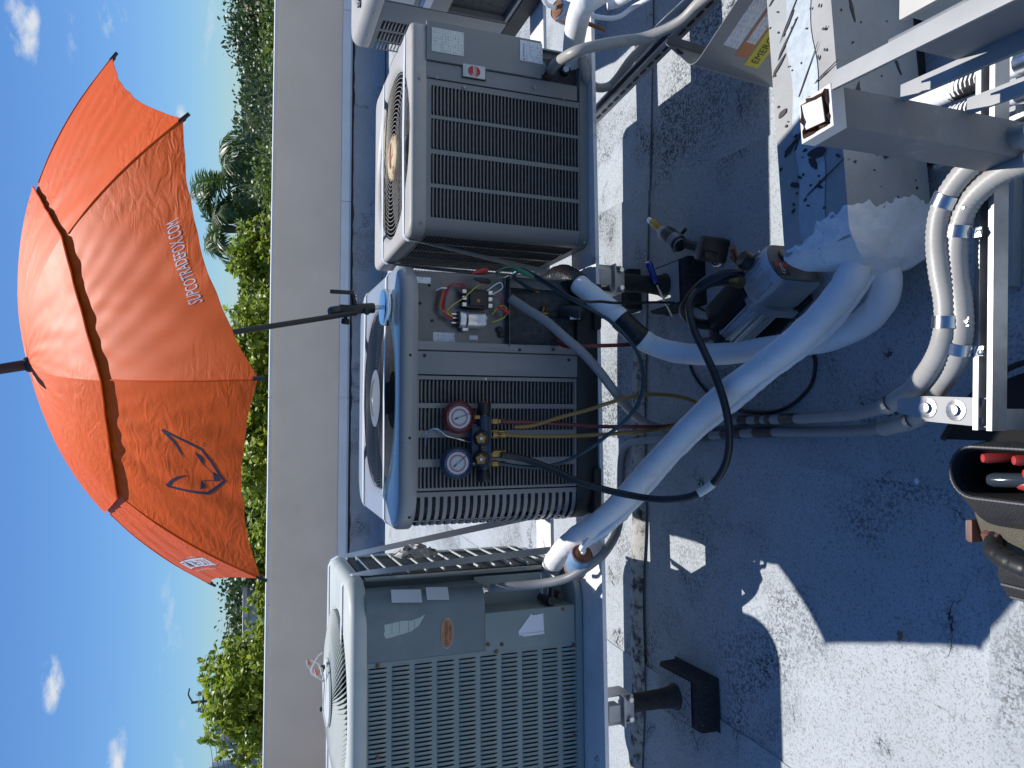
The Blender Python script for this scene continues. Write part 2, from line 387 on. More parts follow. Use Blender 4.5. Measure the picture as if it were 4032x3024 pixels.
def stuff(o): o['kind'] = 'stuff'; return o
def struct(o): o['kind'] = 'structure'; return o
def rotz(a): return Matrix.Rotation(a, 3, 'Z')
def text2d(s, size):
    """flat letters: list of (x, y) and faces, baseline at 0"""
    cu = bpy.data.curves.new('letters', 'FONT'); cu.body = s; cu.size = size; cu.resolution_u = 3
    ob = bpy.data.objects.new('letters', cu); col.objects.link(ob)
    dg = bpy.context.evaluated_depsgraph_get(); me = bpy.data.meshes.new_from_object(ob.evaluated_get(dg))
    vs_ = [(v.co.x, v.co.y) for v in me.vertices]; fs = [tuple(p.vertices) for p in me.polygons]
    bpy.data.objects.remove(ob); bpy.data.curves.remove(cu); bpy.data.meshes.remove(me); return vs_, fs
def lettering(name, s, width, o, ex, ey, m, parent, height=None):
    vs_, fs = text2d(s, 1.0); x0 = min(p[0] for p in vs_); x1 = max(p[0] for p in vs_); y0 = min(p[1] for p in vs_); y1 = max(p[1] for p in vs_)
    k = width / (x1 - x0); ky = height / (y1 - y0) if height else k; o, ex, ey = V(o), V(ex).normalized(), V(ey).normalized()
    return MB().add([o + ex * ((x - x0) * k) + ey * ((y - y0) * ky) for x, y in vs_], fs).build(name, m, parent)
def rrect(w, d, r, n=6, straight=6):
    """rounded rectangle outline, counter-clockwise, centred"""
    pts = []; cs = [(w / 2 - r, d / 2 - r, 0), (-w / 2 + r, d / 2 - r, 90), (-w / 2 + r, -d / 2 + r, 180), (w / 2 - r, -d / 2 + r, 270)]
    for i, (cx, cy, a0) in enumerate(cs):
        for k in range(n + 1): a = radians(a0 + 90 * k / n); pts.append((cx + r * cos(a), cy + r * sin(a)))
        nx, ny, na = cs[(i + 1) % 4]; a = radians(na); q = (nx + r * cos(a), ny + r * sin(a)); p = pts[-1]
        for k in range(1, straight): pts.append((p[0] + (q[0] - p[0]) * k / straight, p[1] + (q[1] - p[1]) * k / straight))
    return pts
PATH = {}
PATH['P1']=[(0.414,1.434,0.17),(0.344,1.387,0.16),(0.28,1.365,0.15),(0.215,1.388,0.14),(0.165,1.459,0.135),(0.135,1.576,0.135),(0.12,1.765,0.145),(0.107,1.953,0.175),(0.11,2.095,0.23),(0.131,2.155,0.3),(0.165,2.16,0.37),(0.258,2.218,0.45),(0.318,2.282,0.5),(0.361,2.332,0.53),(0.392,2.43,0.53),(0.388,2.511,0.53)]
PATH['P2']=[(0.397,1.45,0.25),(0.324,1.381,0.245),(0.28,1.372,0.245),(0.224,1.413,0.25),(0.155,1.494,0.26),(0.094,1.593,0.27),(-0.013,1.803,0.28),(-0.14,1.985,0.3),(-0.265,2.117,0.34),(-0.355,2.159,0.4),(-0.453,2.206,0.48),(-0.515,2.275,0.53),(-0.577,2.366,0.54),(-0.669,2.523,0.51),(-0.756,2.652,0.48)]
PATH['P2liq']=[(0.369,1.444,0.2),(0.302,1.373,0.19),(0.25,1.395,0.19),(0.157,1.481,0.2),(0.105,1.569,0.2),(0.035,1.695,0.21),(-0.039,1.814,0.22),(-0.161,1.999,0.25),(-0.284,2.126,0.29),(-0.384,2.167,0.36),(-0.468,2.171,0.46),(-0.514,2.22,0.5),(-0.532,2.215,0.53),(-0.563,2.243,0.53)]
PATH['C1']=[(0.418,0.831,0.42),(0.414,0.873,0.42),(0.399,0.923,0.42),(0.368,0.965,0.42),(0.326,0.992,0.42),(0.277,0.999,0.42),(0.221,0.993,0.42),(0.156,0.984,0.415),(0.097,0.991,0.41),(0.048,1.031,0.39),(0.002,1.119,0.34),(-0.034,1.246,0.27)]
PATH['C2']=[(0.379,0.845,0.4),(0.373,0.887,0.4),(0.358,0.923,0.4),(0.333,0.954,0.4),(0.297,0.971,0.4),(0.252,0.977,0.4),(0.206,0.974,0.4),(0.155,0.966,0.4),(0.106,0.967,0.395),(0.057,0.989,0.38),(0.01,1.056,0.34),(-0.031,1.126,0.29),(-0.06,1.2,0.24),(-0.09,1.365,0.15)]
PATH['cable1']=[(0.115,1.75,0.02),(0.07,1.744,0.015),(0.009,1.763,0.015),(-0.046,1.837,0.015),(-0.074,1.929,0.015),(-0.077,2.069,0.015),(-0.057,2.196,0.015),(-0.004,2.304,0.015),(0.061,2.38,0.015),(0.119,2.398,0.015),(0.165,2.358,0.015),(0.179,2.263,0.015)]
PATH['WR1']=[(1.251,2.106,0.55),(1.206,2.084,0.6),(1.188,2.111,0.62),(1.176,2.19,0.6),(1.179,2.297,0.56),(1.177,2.448,0.5)]
PATH['WR2']=[(1.314,2.207,0.4),(1.311,2.259,0.42),(1.306,2.275,0.45)]
PATH['WR3']=[(1.291,2.159,0.35),(1.283,2.224,0.38),(1.252,2.238,0.42),(1.246,2.254,0.46),(1.263,2.29,0.5)]
PATH['CR1']=[(1.156,1.855,0.33),(1.154,1.914,0.33),(1.137,1.966,0.34),(1.124,2.027,0.37),(1.11,2.081,0.42),(1.093,2.101,0.5),(1.071,2.119,0.58),(1.06,2.163,0.63),(1.089,2.31,0.62),(1.128,2.459,0.58)]
PATH['CR2']=[(1.197,1.937,0.32),(1.191,2.006,0.32),(1.19,2.11,0.32),(1.193,2.274,0.3),(1.197,2.418,0.28),(1.169,2.516,0.28),(1.149,2.549,0.3),(1.127,2.526,0.36),(1.109,2.437,0.44),(1.13,2.39,0.48),(1.16,2.362,0.5)]
PATH['conduit_mid']=[(-0.034,1.246,0.27),(-0.057,1.404,0.19),(-0.074,1.587,0.12),(-0.091,1.806,0.06),(-0.106,2.022,0.03),(-0.123,2.203,0.03),(-0.147,2.359,0.03),(-0.166,2.535,0.03),(-0.141,2.45,0.16),(-0.102,2.3,0.3),(-0.051,2.2,0.406),(0.003,2.17,0.47),(0.056,2.17,0.517),(0.109,2.18,0.568),(0.157,2.2,0.623),(0.207,2.23,0.674),(0.249,2.27,0.73),(0.283,2.3,0.773)]
PATH['C2b']=[(-0.09,1.365,0.15),(-0.108,1.528,0.09),(-0.123,1.711,0.05),(-0.141,1.958,0.03),(-0.171,2.231,0.03),(-0.203,2.497,0.03),(-0.225,2.69,0.03),(-0.25,2.828,0.03),(-0.307,2.888,0.03),(-0.426,2.895,0.03),(-0.526,2.831,0.06),(-0.54,2.45,0.282),(-0.562,2.25,0.432),(-0.585,2.21,0.494),(-0.619,2.23,0.535),(-0.655,2.28,0.572),(-0.685,2.35,0.635),(-0.703,2.41,0.725),(-0.716,2.45,0.772)]
PATH['h_red']=[(-0.121,2.24,0.818),(-0.123,2.235,0.728),(-0.13,2.215,0.584),(-0.134,2.19,0.522),(-0.134,2.16,0.454),(-0.134,2.15,0.365),(-0.133,2.17,0.256),(-0.121,2.2,0.157),(-0.078,2.236,0.05),(-0.017,2.205,0.02),(0.069,2.237,0.02),(0.118,2.27,0.084),(0.137,2.24,0.218),(0.14,2.2,0.342),(0.133,2.17,0.454),(0.128,2.17,0.537),(0.125,2.2,0.586),(0.131,2.25,0.605),(0.155,2.3,0.607),(0.185,2.36,0.572)]
PATH['h_y1']=[(-0.139,2.24,0.774),(-0.133,2.23,0.712),(-0.107,2.21,0.632),(-0.084,2.19,0.55),(-0.061,2.16,0.492),(-0.036,2.15,0.405),(-0.026,2.15,0.319),(-0.032,2.17,0.218),(-0.049,2.2,0.127),(-0.077,2.21,0.081),(-0.106,2.2,0.111),(-0.127,2.18,0.19),(-0.147,2.16,0.321),(-0.155,2.15,0.44),(-0.161,2.17,0.522),(-0.166,2.2,0.59),(-0.168,2.225,0.714),(-0.163,2.24,0.826)]
PATH['h_black']=[(-0.226,2.23,0.82),(-0.239,2.22,0.749),(-0.273,2.18,0.659),(-0.304,2.14,0.597),(-0.329,2.1,0.518),(-0.344,2.05,0.445),(-0.347,1.98,0.387),(-0.332,1.92,0.322),(-0.291,1.87,0.281),(-0.224,1.81,0.277),(-0.147,1.77,0.293),(-0.06,1.75,0.321),(0.026,1.76,0.348),(0.107,1.82,0.35),(0.177,1.88,0.346),(0.243,1.93,0.328),(0.288,1.94,0.299),(0.315,1.92,0.268),(0.319,1.88,0.242),(0.312,1.83,0.233)]
PATH['h_green']=[(-0.255,2.24,0.824),(-0.267,2.235,0.743),(-0.267,2.22,0.678),(-0.247,2.2,0.606),(-0.199,2.16,0.535),(-0.161,2.14,0.491),(-0.12,2.13,0.442),(-0.074,2.12,0.402),(-0.016,2.11,0.383),(0.05,2.11,0.382),(0.107,2.11,0.402),(0.155,2.11,0.44),(0.203,2.12,0.491),(0.242,2.14,0.554),(0.284,2.16,0.635),(0.328,2.19,0.702),(0.358,2.22,0.743),(0.364,2.25,0.771),(0.352,2.28,0.769),(0.335,2.32,0.722),(0.317,2.36,0.66)]
PATH['cable2']=[(0.25,2.193,0.05),(0.28,2.291,0.03),(0.314,2.405,0.02),(0.307,2.35,0.175),(0.283,2.22,0.353),(0.27,2.15,0.467),(0.269,2.13,0.523),(0.266,2.13,0.586),(0.282,2.14,0.635),(0.314,2.16,0.679),(0.352,2.2,0.733),(0.37,2.22,0.769),(0.375,2.24,0.806),(0.361,2.27,0.834)]
# ------------------------------------------------------------------ the setting: ground, roof, parapet
g = MB().box((0, 500, -5.1), (6000, 6000, .2)).build('ground', 'leaf_dark' if False else 'trunk_gray'); struct(g)
mat('ground_far', (.07, .085, .045), .9, var=.4, scale=.05, world=True); g.data.materials[0] = MAT['ground_far']
WY = radians(3.0)                                   # the parapet runs almost square to the view
WALL_Y = 9.2
slab = MB().box((0, 2.6, -2.5), (24, 16.5, 4.96)).build('building_walls', 'parapet_paint'); tag(slab, 'painted storey wall of the building below the flat roof', 'building')
roof = MB().box((0, 2.5, -.02), (23.6, 16.2, .034)).build('roof', 'roof_flash'); struct(roof)
def sheet(x0, x1, y0, y1, z, m, jag=.0):
    # one strip of cap sheet, its edge a little uneven, a few millimetres proud of its neighbour
    n = max(2, int((y1 - y0) / .12)); b = MB(); L = []; R = []
    for i in range(n + 1):
        y = y0 + (y1 - y0) * i / n
        L.append((x0 + rnd.uniform(-jag, jag), y)); R.append((x1 + rnd.uniform(-jag, jag), y))
    b.prism(R + L[::-1], (0, 0, z - .004), (1, 0, 0), (0, 1, 0), .004)
    return b.build('membrane_sheet', m, roof)
xs = [-7.3, -6.3, -5.25, -4.2, -3.2, -2.2, -1.22, -.235, .76, 1.75, 2.75, 3.75, 4.75, 5.7, 6.7]
for i in range(len(xs) - 1):
    a, b = xs[i], xs[i + 1] + .06
    z = .004 + (i % 2) * .005
    sheet(a, b, -1.5, 1.19, z + .0105, 'roof_cap' if i % 2 else 'roof_cap_b', .004)
    sheet(a, b, 1.15, 2.78, z, 'roof_cap' if i % 2 == 0 else 'roof_cap_b', .004)
    sheet(a, b, 2.72, 9.0, z + .010, 'roof_cap_b' if i % 2 else 'roof_cap', .004)
# a stained ridge where the field sheets lap at the stand
rb = MB()
rb.grid(lambda u, v: (-7 + 7.2 * u, 2.72 + .07 * (-7 + 7.2 * u) * .35 + .11 * v + .010 * sin(u * 61), .017 + .018 * sin(pi * v) * (1 + .3 * sin(u * 37))), 140, 6)
mat('ridge_stain', (.44, .43, .40), .85, var=.1, scale=9, world=True, bump=.5, bscale=160, dirt=(.06, .055, .05), dlo=.48, dhi=.62, dscale=22)
rb.build('lap_ridge', 'ridge_stain', roof)

cw, sw_ = cos(WY), sin(WY)
def wall_pt(s, off, z): return V(s * cw - off * sw_, WALL_Y + s * sw_ + off * cw, z)
par = thing('parapet_wall', 'long beige painted parapet wall along the far edge of the roof', 'wall', wall_pt(0, 0, 0), WY)
S0, S1 = -5.06, 9.5
MB().box(((S0 + S1) / 2, .1, .645), (S1 - S0, .2, 1.24)).build('wall', 'parapet_paint', par)
MB().box((S0 - .17, -1.6, .645), (.2, 3.4, 1.24)).build('return_wall', 'parapet_paint', par)
MB().box((S0 - .16, -1.6, 1.288), (.25, 3.45, .05), bev=.012).build('coping_cap', 'coping', par)
n = 6
for i in range(n):
    a = S0 + (S1 - S0) * i / n; b = S0 + (S1 - S0) * (i + 1) / n
    MB().box(((a + b) / 2, .1, 1.2855), (b - a - .004, .25, .045), bev=.01).build('coping_cap', 'coping', par)
# metal counter-flashing in lengths, then the membrane turned up the wall over a cant
for i in range(6):
    a = S0 + (S1 - S0) * i / 6; b = S0 + (S1 - S0) * (i + 1) / 6
    f = MB(); prof = [(-.004, .50), (-.012, .495), (-.016, .40), (-.03, .385), (-.028, .38), (-.008, .39)]
    f.prism([(p[0], p[1]) for p in prof], (a + .003, 0, 0), (0, 1, 0), (0, 0, 1), b - a - .006)
    f.build('metal_flashing', 'flash_metal', par)
t = MB(); t.grid(lambda u, v: (S0 + (S1 - S0) * u, -.0175 - .004 * v, .385 - .03 * v - .016 * abs(sin(u * 157) * sin(u * 61) * sin(u * 23)) * v), 400, 2); t.build('tar_edge', 'tar', par)
cf_ = MB(); PR = [(-.006, .40), (-.010, .30), (-.016, .16), (-.05, .10), (-.11, .05), (-.17, .028), (-.24, .022), (-.24, .006)]
N_ = 40
cf_.loft([[(S0 + (S1 - S0) * i / N_, p[0] + .004 * sin(i * 1.9 + k), p[1] + .003 * sin(i * 2.7 + k * 1.3)) for k, p in enumerate(PR)] for i in range(N_ + 1)], close=False)
cf_.build('base_flashing', 'roof_flash', par)
for k in (.18, .31, .40, .52, .66, .8):
    x = S0 + (S1 - S0) * k
    MB().loft([[(x + dx, p[0] - .004, p[1] + .003) for p in PR] for dx in (-.05, .05)], close=False).build('flashing_lap', 'roof_flash', par)

# ------------------------------------------------------------------ aluminium stand: two channel beams on wrapped legs
RY = radians(4.7)
def beam(label, o, w=.15):
    b = MB(); L = 5.2; h = .014
    poly = [(-w / 2, 0), (w / 2, 0), (w / 2, -h), (w / 2 - .006, -h), (w / 2 - .006, -.007), (-w / 2 + .006, -.007), (-w / 2 + .006, -h), (-w / 2, -h)]
    b.prism(poly, (-L / 2, 0, 0), (0, 1, 0), (0, 0, 1), L)
    t_ = thing('stand_beam', label, 'beam', o, RY, 'beams of the condenser stand')
    b.build('channel', 'aluminium', t_)
    for x in (-2.1, -1.32, -.55, .12, .5, 1.1, 1.9): MB().lathe([(.011, 0), (.011, .004), (.006, .004), (.006, .011)], (x, -.045, 0), (0, 0, 1), 6).build('bolt', 'zinc', t_)
    return t_
FRONT = beam('long aluminium channel beam along the front of the three condensers', (.04, 2.316 + .10, .44), .20)
REAR = beam('aluminium channel beam behind, under the rear of the condensers', (.04, 2.835, .44))
def beam_pt(x, rear=False): return V(x, (2.835 if rear else 2.392) + (x - .04) * math.tan(RY), .44)
def leg(x, rear, label):
    p = beam_pt(x, rear); p.z = 0; p.y += .03
    t_ = thing('stand_leg', label, 'stand leg', p, RY, 'legs of the condenser stand')
    # wrapped pipe flaring into its tarred block
    MB().lathe([(.048, .10), (.044, .104), (.038, .125), (.0345, .16), (.033, .22), (.034, .292)], (0, 0, 0), (0, 0, 1), 20).build('wrapped_pipe', 'tar', t_)
    b = MB(); W = .175; D = .26; H_ = .088
    b.loft([[(x_ * W * k, y_ * D * k, z_) for x_, y_ in ((-.5, -.52), (.5, -.5), (.52, .5), (-.5, .5))] for k, z_ in ((1.08, .008), (1.0, .014), (.99, H_ - .012), (.93, H_))], cap1=True)
    b.build('tarred_block', 'tar_granule', t_, sharp=20)
    MB().grid(lambda u, v: ((u - .5) * W * .88, (v - .42) * D * .84, H_ + .004 + .010 * sin(pi * u) * sin(pi * v)), 10, 10).build('membrane_patch', 'roof_flash', t_)
    sd = MB(); sd.box((0, 0, .300), (.09, .085, .012), bev=.002); sd.box((.048, 0, .356), (.006, .085, .105), bev=.002); sd.box((-.048, 0, .356), (.006, .085, .105), bev=.002); sd.box((0, -.045, .325), (.07, .005, .06), bev=.001); sd.box((.0, -.05, .385), (.055, .05, .045), bev=.003); sd.box((0, -.06, .345), (.10, .03, .006))
    sd.build('clamp_bracket', 'galv', t_)
    for s in (-.033, .033):
        MB().cyl((s, -.052, .312), (s, -.062, .312), .009, n=6).build('bolt', 'zinc', t_)
leg(-1.13, False, 'black wrapped front leg of the stand under the left condenser')
leg(.385, False, 'black wrapped front leg of the stand beside the impact driver')
leg(1.85, False, 'front leg of the stand beyond the right edge')
leg(-1.75, True, 'rear leg of the stand behind the left condenser')
leg(.40, True, 'rear leg of the stand between middle and right condenser')

# ------------------------------------------------------------------ condensers
def slat_h(w, p, out=.0075, thick=.0016):
    """pressed louvre: a hood whose lip stands off the panel, open upwards"""
    xs_ = [-w / 2, -w / 2 + .004, -w / 2 + .012, 0, w / 2 - .012, w / 2 - .004, w / 2]; k = [0, .55, 1, 1, 1, .55, 0]; b = MB(); rows = []
    for x, q in zip(xs_, k): rows.append([(x, .001, 0), (x, -out * .55 * q, p * .22), (x, -out * q, p * .30 + p * .32 * q), (x, -out * q + thick, p * .30 + p * .32 * q), (x, thick + .001, 0)])
    b.loft(rows, close=False); return b
def panel_with_openings(w0, w1, z0, z1, cols, zlo, zhi, t=.003, flip=None):
    """sheet in the y=0 plane with one rectangular opening per louvre column"""
    b = MB(); f = lambda x0, x1, a, c: b.box(((x0 + x1) / 2, t / 2, (a + c) / 2), (x1 - x0, t, c - a))
    f(w0, w1, z0, zlo); f(w0, w1, zhi, z1); x = w0
    for a, c in cols: f(x, a, zlo, zhi); x = c
    f(x, w1, zlo, zhi); return b
def lid(parent, w, d, rc, z0, h, er, R, cy, m, well_m='dark_well', dish=.012, lip=.0):
    pts = rrect(w, d, rc, 8, 8); cx = 0
    def ring(inset, z):
        q = rrect(w - 2 * inset, d - 2 * inset, max(.004, rc - inset), 8, 8); return [(x, y + d / 2 + lip, z) for x, y in q]
    rings = [ring(.004, z0), ring(0, z0 + .004), ring(0, z0 + h - er)]
    for k in range(1, 6):
        a = pi / 2 * k / 5; rings.append(ring(er * (1 - cos(a)), z0 + h - er + er * sin(a)))
    c = (cx, cy); last = rings[-1]
    def circ(rr, z): return [(c[0] + rr * cos(atan2(y - c[1], x - c[0])), c[1] + rr * sin(atan2(y - c[1], x - c[0])), z) for x, y, _ in last]
    mid = [tuple((p[i] + q[i]) / 2 for i in range(3)) for p, q in zip(last, circ(R + .03, z0 + h))]
    rings += [mid, circ(R + .022, z0 + h), circ(R + .010, z0 + h - dish * .25), circ(R, z0 + h - dish)]
    MB().loft(rings).build('lid', m, parent, sharp=50)
    w_ = MB(); w_.loft([circ(R, z0 + h - dish), circ(R - .012, z0 + h - dish - .03), circ(R - .012, z0 + h - .22)], cap1=True); w_.build('fan_well', well_m, parent)
    fan = MB(); zf = z0 + h - .13
    for k in range(4):
        a = k * pi / 2 + .4
        fan.grid(lambda u, v: (c[0] + cos(a + v * .9 - .2 * u) * (.07 + (R - .06) * u), c[1] + sin(a + v * .9 - .2 * u) * (.07 + (R - .06) * u), zf + .05 * v), 6, 6)
    fan.build('fan_blades', 'galv_dull', parent)
    MB().cyl((c[0], c[1], z0 + h - .21), (c[0], c[1], z0 + h - dish - .01), .06, n=20).build('fan_motor', 'black_plastic', parent)
def rings_guard(parent, c, z, r0, R, n, wire, m, dome=.0, spokes=6, drop=0):
    for i in range(n):
        f = i / (n - 1); r = r0 + (R - r0) * f
        MB().torus((c[0], c[1], z + dome * cos(f * pi / 2)), (0, 0, 1), r, wire, 56, 5).build('guard_ring', m, parent)
    for k in range(spokes):
        a = 2 * pi * k / spokes + pi / 2; b = MB()
        b.tube([(c[0] + cos(a) * (r0 - .01 + (R + .012 - r0) * f), c[1] + sin(a) * (r0 - .01 + (R + .012 - r0) * f), z - wire * 2 + dome * cos(f * pi / 2)) for f in (0, .25, .5, .75, 1)], wire * 1.25, 6, 2)
        b.build('guard_spoke', m, parent)
def screws(parent, pts, m='galv_dull', r=.0055):
    for p in pts: MB().lathe([(r, 0), (r * .9, .003), (r * .4, .0045)], p, (0, -1, 0), 8).build('screw', m, parent)

# ---- right-hand condenser (square lid, rusty fan hub)
UR = thing('condenser_unit', 'grey condenser with a rusty fan hub, right of the umbrella mount', 'air conditioner', (.856, 2.421, .44), radians(3.0), 'rooftop condensers')
W, D, H0, H1 = .715, .70, .03, .595
HT = .648
MB().loft([[(x, y + D / 2, z) for x, y in rrect(W - .05, D - .05, .04)] for z in (.012, H1)], cap0=True, cap1=True).build('coil', 'coil_dark', UR)
# pan at the foot
MB().loft([[(x, y + D / 2, z) for x, y in rrect(W - i, D - i, .045)] for i, z in ((.0, .0), (.0, .034), (.006, .036))], cap0=True, cap1=True).build('base_pan', 'unit_gray', UR)
c4 = [(-.303, -.208), (-.189, -.094), (-.072, .026), (.044, .139)]
ZLO, ZHI, NL = .037, .582, 43
panel_with_openings(-W / 2 + .045, W / 2 - .195, .0365, H1 + .01, [(a - .003, b + .003) for a, b in c4], ZLO + .002, ZHI).build('front_panel', 'unit_gray', UR)
pit = (ZHI - ZLO) / NL
sl_me = slat_h(.101, pit).mesh('louvre', 'unit_gray'); cnt = 0
for a, b in c4:
    for k in range(NL): inst(sl_me, 'louvre', UR, ((a + b) / 2, 0, ZLO + (k + .12) * pit))
# rounded left front corner with its own louvres, then the left side
cr = MB(); cr.loft([[(-W / 2 + .045 - .045 * sin(a), .045 - .045 * cos(a), z) for a in [radians(90 * i / 8) for i in range(9)]] for z in (.0365, H1 + .01)], close=False); cr.build('corner_panel', 'unit_gray', UR)
sidec = [(.055, .145), (.17, .27), (.295, .395), (.42, .52), (.545, .64)]
sp = panel_with_openings(.045, D - .02, .0365, H1 + .01, [(a - .003, b + .003) for a, b in sidec], ZLO + .002, ZHI)
for v in sp.v: x, y = v.x, v.y; v.x = -W / 2 + y + .0005; v.y = x
sp.build('side_panel', 'unit_gray', UR)
ss = slat_h(.094, pit); sme = ss.mesh('louvre', 'unit_gray'); rest = MB()
for j, (a, b) in enumerate(sidec):
    for k in range(NL):
        if j < 3: inst(sme, 'louvre', UR, (-W / 2, (a + b) / 2, ZLO + (k + .12) * pit), (0, 0, -pi / 2))
        else: rest.add([(-W / 2 + v.y, (a + b) / 2 - v.x, v.z + ZLO + (k + .12) * pit) for v in ss.v], ss.f)
stuff(rest.build('louvre_rows', 'unit_gray', UR))
# service corner on the right
MB().box((W / 2 - .165, -.002, .325), (.054, .006, .555), bev=.0015).build('corner_strip', 'unit_gray', UR)
MB().box((W / 2 - .068, -.006, .395), (.134, .014, .415), bev=.004).build('service_panel', 'unit_gray', UR)
MB().box((W / 2 - .004, D / 2, .32), (.006, D - .06, .56)).build('right_side', 'unit_gray', UR)
MB().box((W / 2 - .07, .05, .11), (.13, .004, .145)).build('valve_plate', 'unit_gray', UR)
MB().lathe([(.024, 0), (.026, .006), (.026, .022), (.020, .026), (.0, .026)], (W / 2 - .085, .03, .185), (-.1, -1, .1), 14).build('conduit_nut', 'conduit_dark', UR)
v_ = MB(); v_.lathe([(.017, 0), (.019, .02), (.017, .045), (.0, .047)], (W / 2 - .075, .045, .082), (-.1, -1, .15), 12); v_.cyl((W / 2 - .075, .045, .082), (W / 2 - .03, .05, .085), .014, n=10); v_.build('service_valve', 'tape_black', UR)
MB().lathe([(.011, 0), (.011, .003), (0, .003)], (W / 2 - .0797, -.0018, .0889), (-.1, -1, .15), 14).build('valve_cap', 'label_white', UR)
b_ = MB(); b_.cyl((W / 2 - .05, .05, .13), (W / 2 - .05, .01, .135), .012, n=8); b_.cyl((W / 2 - .105, .05, .15), (W / 2 - .105, .02, .152), .01, n=6); b_.build('liquid_valve', 'copper', UR)
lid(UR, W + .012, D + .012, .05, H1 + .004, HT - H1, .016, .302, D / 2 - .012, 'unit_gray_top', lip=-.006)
mat('guard_wire_r', (.34, .31, .25), .5, metal=.3, var=.2, scale=30)
rings_guard(UR, (0, D / 2 - .012), HT - .010, .085, .295, 15, .0014, 'guard_wire_r', .010, 6)
hub = MB(); hub.lathe([(.0, .014), (.06, .013), (.078, .008), (.086, 0), (.086, -.004)], (0, D / 2 - .012, HT - .006), (0, 0, 1), 28, caps=False); hub.build('fan_hub', 'rust_pale', UR)
MB().prism([(-.05, -.014), (-.01, -.02), (.03, -.012), (.05, -.018), (.046, .008), (.01, .005), (-.03, .012)], (0, D / 2 - .012, HT + .0085), (1, 0, 0), (0, 1, 0), .001).build('rust_flake', 'rust', UR)
screws(UR, [(-.33, -.006, .615), (.155, -.006, .625), (.168, -.003, .565), (.15, -.003, .47), (.165, -.003, .10), (.185, -.012, .215), (-.345, -.0005, .02), (.34, -.003, .02)])
lp = MB().box((W / 2 - .065, -.0145, .530), (.082, .002, .112), bev=.0008).build('data_label', 'label_print_cream', UR, org=(W / 2 - .065, -.0145, .530))
wl = MB().box((W / 2 - .048, -.0145, .228), (.074, .002, .085), bev=.0008).build('warning_label', 'label_print', UR, org=(W / 2 - .048, -.0145, .228))
MB().box((W / 2 - .048, -.0158, .258), (.072, .0008, .022)).build('label_heading', 'label_white', UR)
lettering('warning_letters', 'WARNING', .05, (W / 2 - .073, -.0166, .2535), (1, 0, 0), (0, 0, 1), 'print_black', UR)
MB().prism([(0, 0), (.008, 0), (.004, .008)], (W / 2 - .083, -.0164, .253), (1, 0, 0), (0, 0, 1), .0003).build('warning_triangle', 'print_black', UR)
# maker's plate
MB().box((.206, -.008, .435), (.050, .008, .084), bev=.003).build('plate_back', 'black_plastic', UR)
mat('plate_silver', (.40, .44, .47), .3, metal=.4, var=.08)
MB().box((.206, -.0128, .437), (.044, .003, .080), bev=.0012).build('maker_plate', 'plate_silver', UR)
el = MB(); el.prism([(.019 * cos(a), .022 * sin(a)) for a in [2 * pi * i / 28 for i in range(28)]], (.206, -.0144, .437), (1, 0, 0), (0, 0, 1), .0004); el.build('plate_oval', 'print_red', UR)
lettering('plate_letters', 'Rheem', .040, (.186, -.0153, .429), (1, 0, 0), (0, 0, 1), 'print_white', UR, .018)

# ---- middle condenser (new, electrical panel open)
UC = thing('condenser_unit', 'new grey condenser with its electrical compartment open, under the umbrella', 'air conditioner', (-.045, 2.301, .44), radians(2.2), 'rooftop condensers')
W, D = .835, .84
mb = MB(); mb.loft([[(x, y + D / 2, z) for x, y in rrect(W + i, D + i, .10)] for i, z in ((-.06, .0), (-.015, .004), (.0, .03), (.004, .078), (-.004, .085))], cap0=True, cap1=True); mb.build('base_pan', 'base_black', UC)
for sx in (-1, 1):
    MB().box((sx * (W / 2 - .1), .02, .012), (.16, .07, .03), bev=.012).build('base_foot', 'base_black', UC)
Z0, Z1 = .085, .642
MB().loft([[(x, y + D / 2, z) for x, y in rrect(W - .05, D - .05, .075)] for z in (Z0, Z1)], cap1=True).build('coil', 'coil_dark', UC)
c4 = [(.052, -.017), (-.039, -.104), (-.133, -.195), (-.227, -.287)]; c4 = [(min(a), max(a)) for a in c4][::-1]
ZLO, ZHI, NL = .095, .635, 42
panel_with_openings(-.298, .067, Z0 + .002, Z1 + .01, [(a - .003, b + .003) for a, b in c4], ZLO, ZHI).build('front_panel', 'unit_new', UC)
pit = (ZHI - ZLO) / NL; me_ = slat_h(.072, pit).mesh('louvre', 'unit_new')
for a, b in c4:
    for k in range(NL): inst(me_, 'louvre', UC, ((a + b) / 2, 0, ZLO + (k + .12) * pit))
MB().box((.108, -.003, .365), (.074, .010, .555), bev=.003).build('blank_panel', 'unit_new', UC)
# corner panel of long bars wrapping the rounded left corner
rc = .085; xl = -W / 2
path = [(-.303, .0), (-.318, .0)] + [(xl + rc - rc * sin(radians(a)), rc - rc * cos(radians(a))) for a in range(0, 91, 10)] + [(xl, .13), (xl, .16)]
def ribbon(p2, z0, z1, t=.003):
    b = MB(); n = len(p2); out = []
    for i, p in enumerate(p2):
        a = p2[max(0, i - 1)]; c = p2[min(n - 1, i + 1)]; d = V(c[0] - a[0], c[1] - a[1], 0).normalized(); nn = V(d.y, -d.x, 0)
        if nn.y > .1 : nn = -nn
        q = V(p[0], p[1], 0) - nn * t; out.append([(p[0], p[1], z0), (p[0], p[1], z1), (q.x, q.y, z1), (q.x, q.y, z0)])
    b.loft(out); return b
ribbon(path[:2], Z0 + .002, Z1 + .01).build('corner_stile', 'unit_new', UC); ribbon(path[-2:], Z0 + .002, Z1 + .01).build('corner_stile', 'unit_new', UC)
NB = 22; pb = (Z1 - Z0 - .006) / NB
bar = ribbon(path[1:-1], 0, pb * .52).mesh('corner_bar', 'unit_new')
for k in range(NB): inst(bar, 'corner_bar', UC, (0, 0, Z0 + .004 + k * pb))
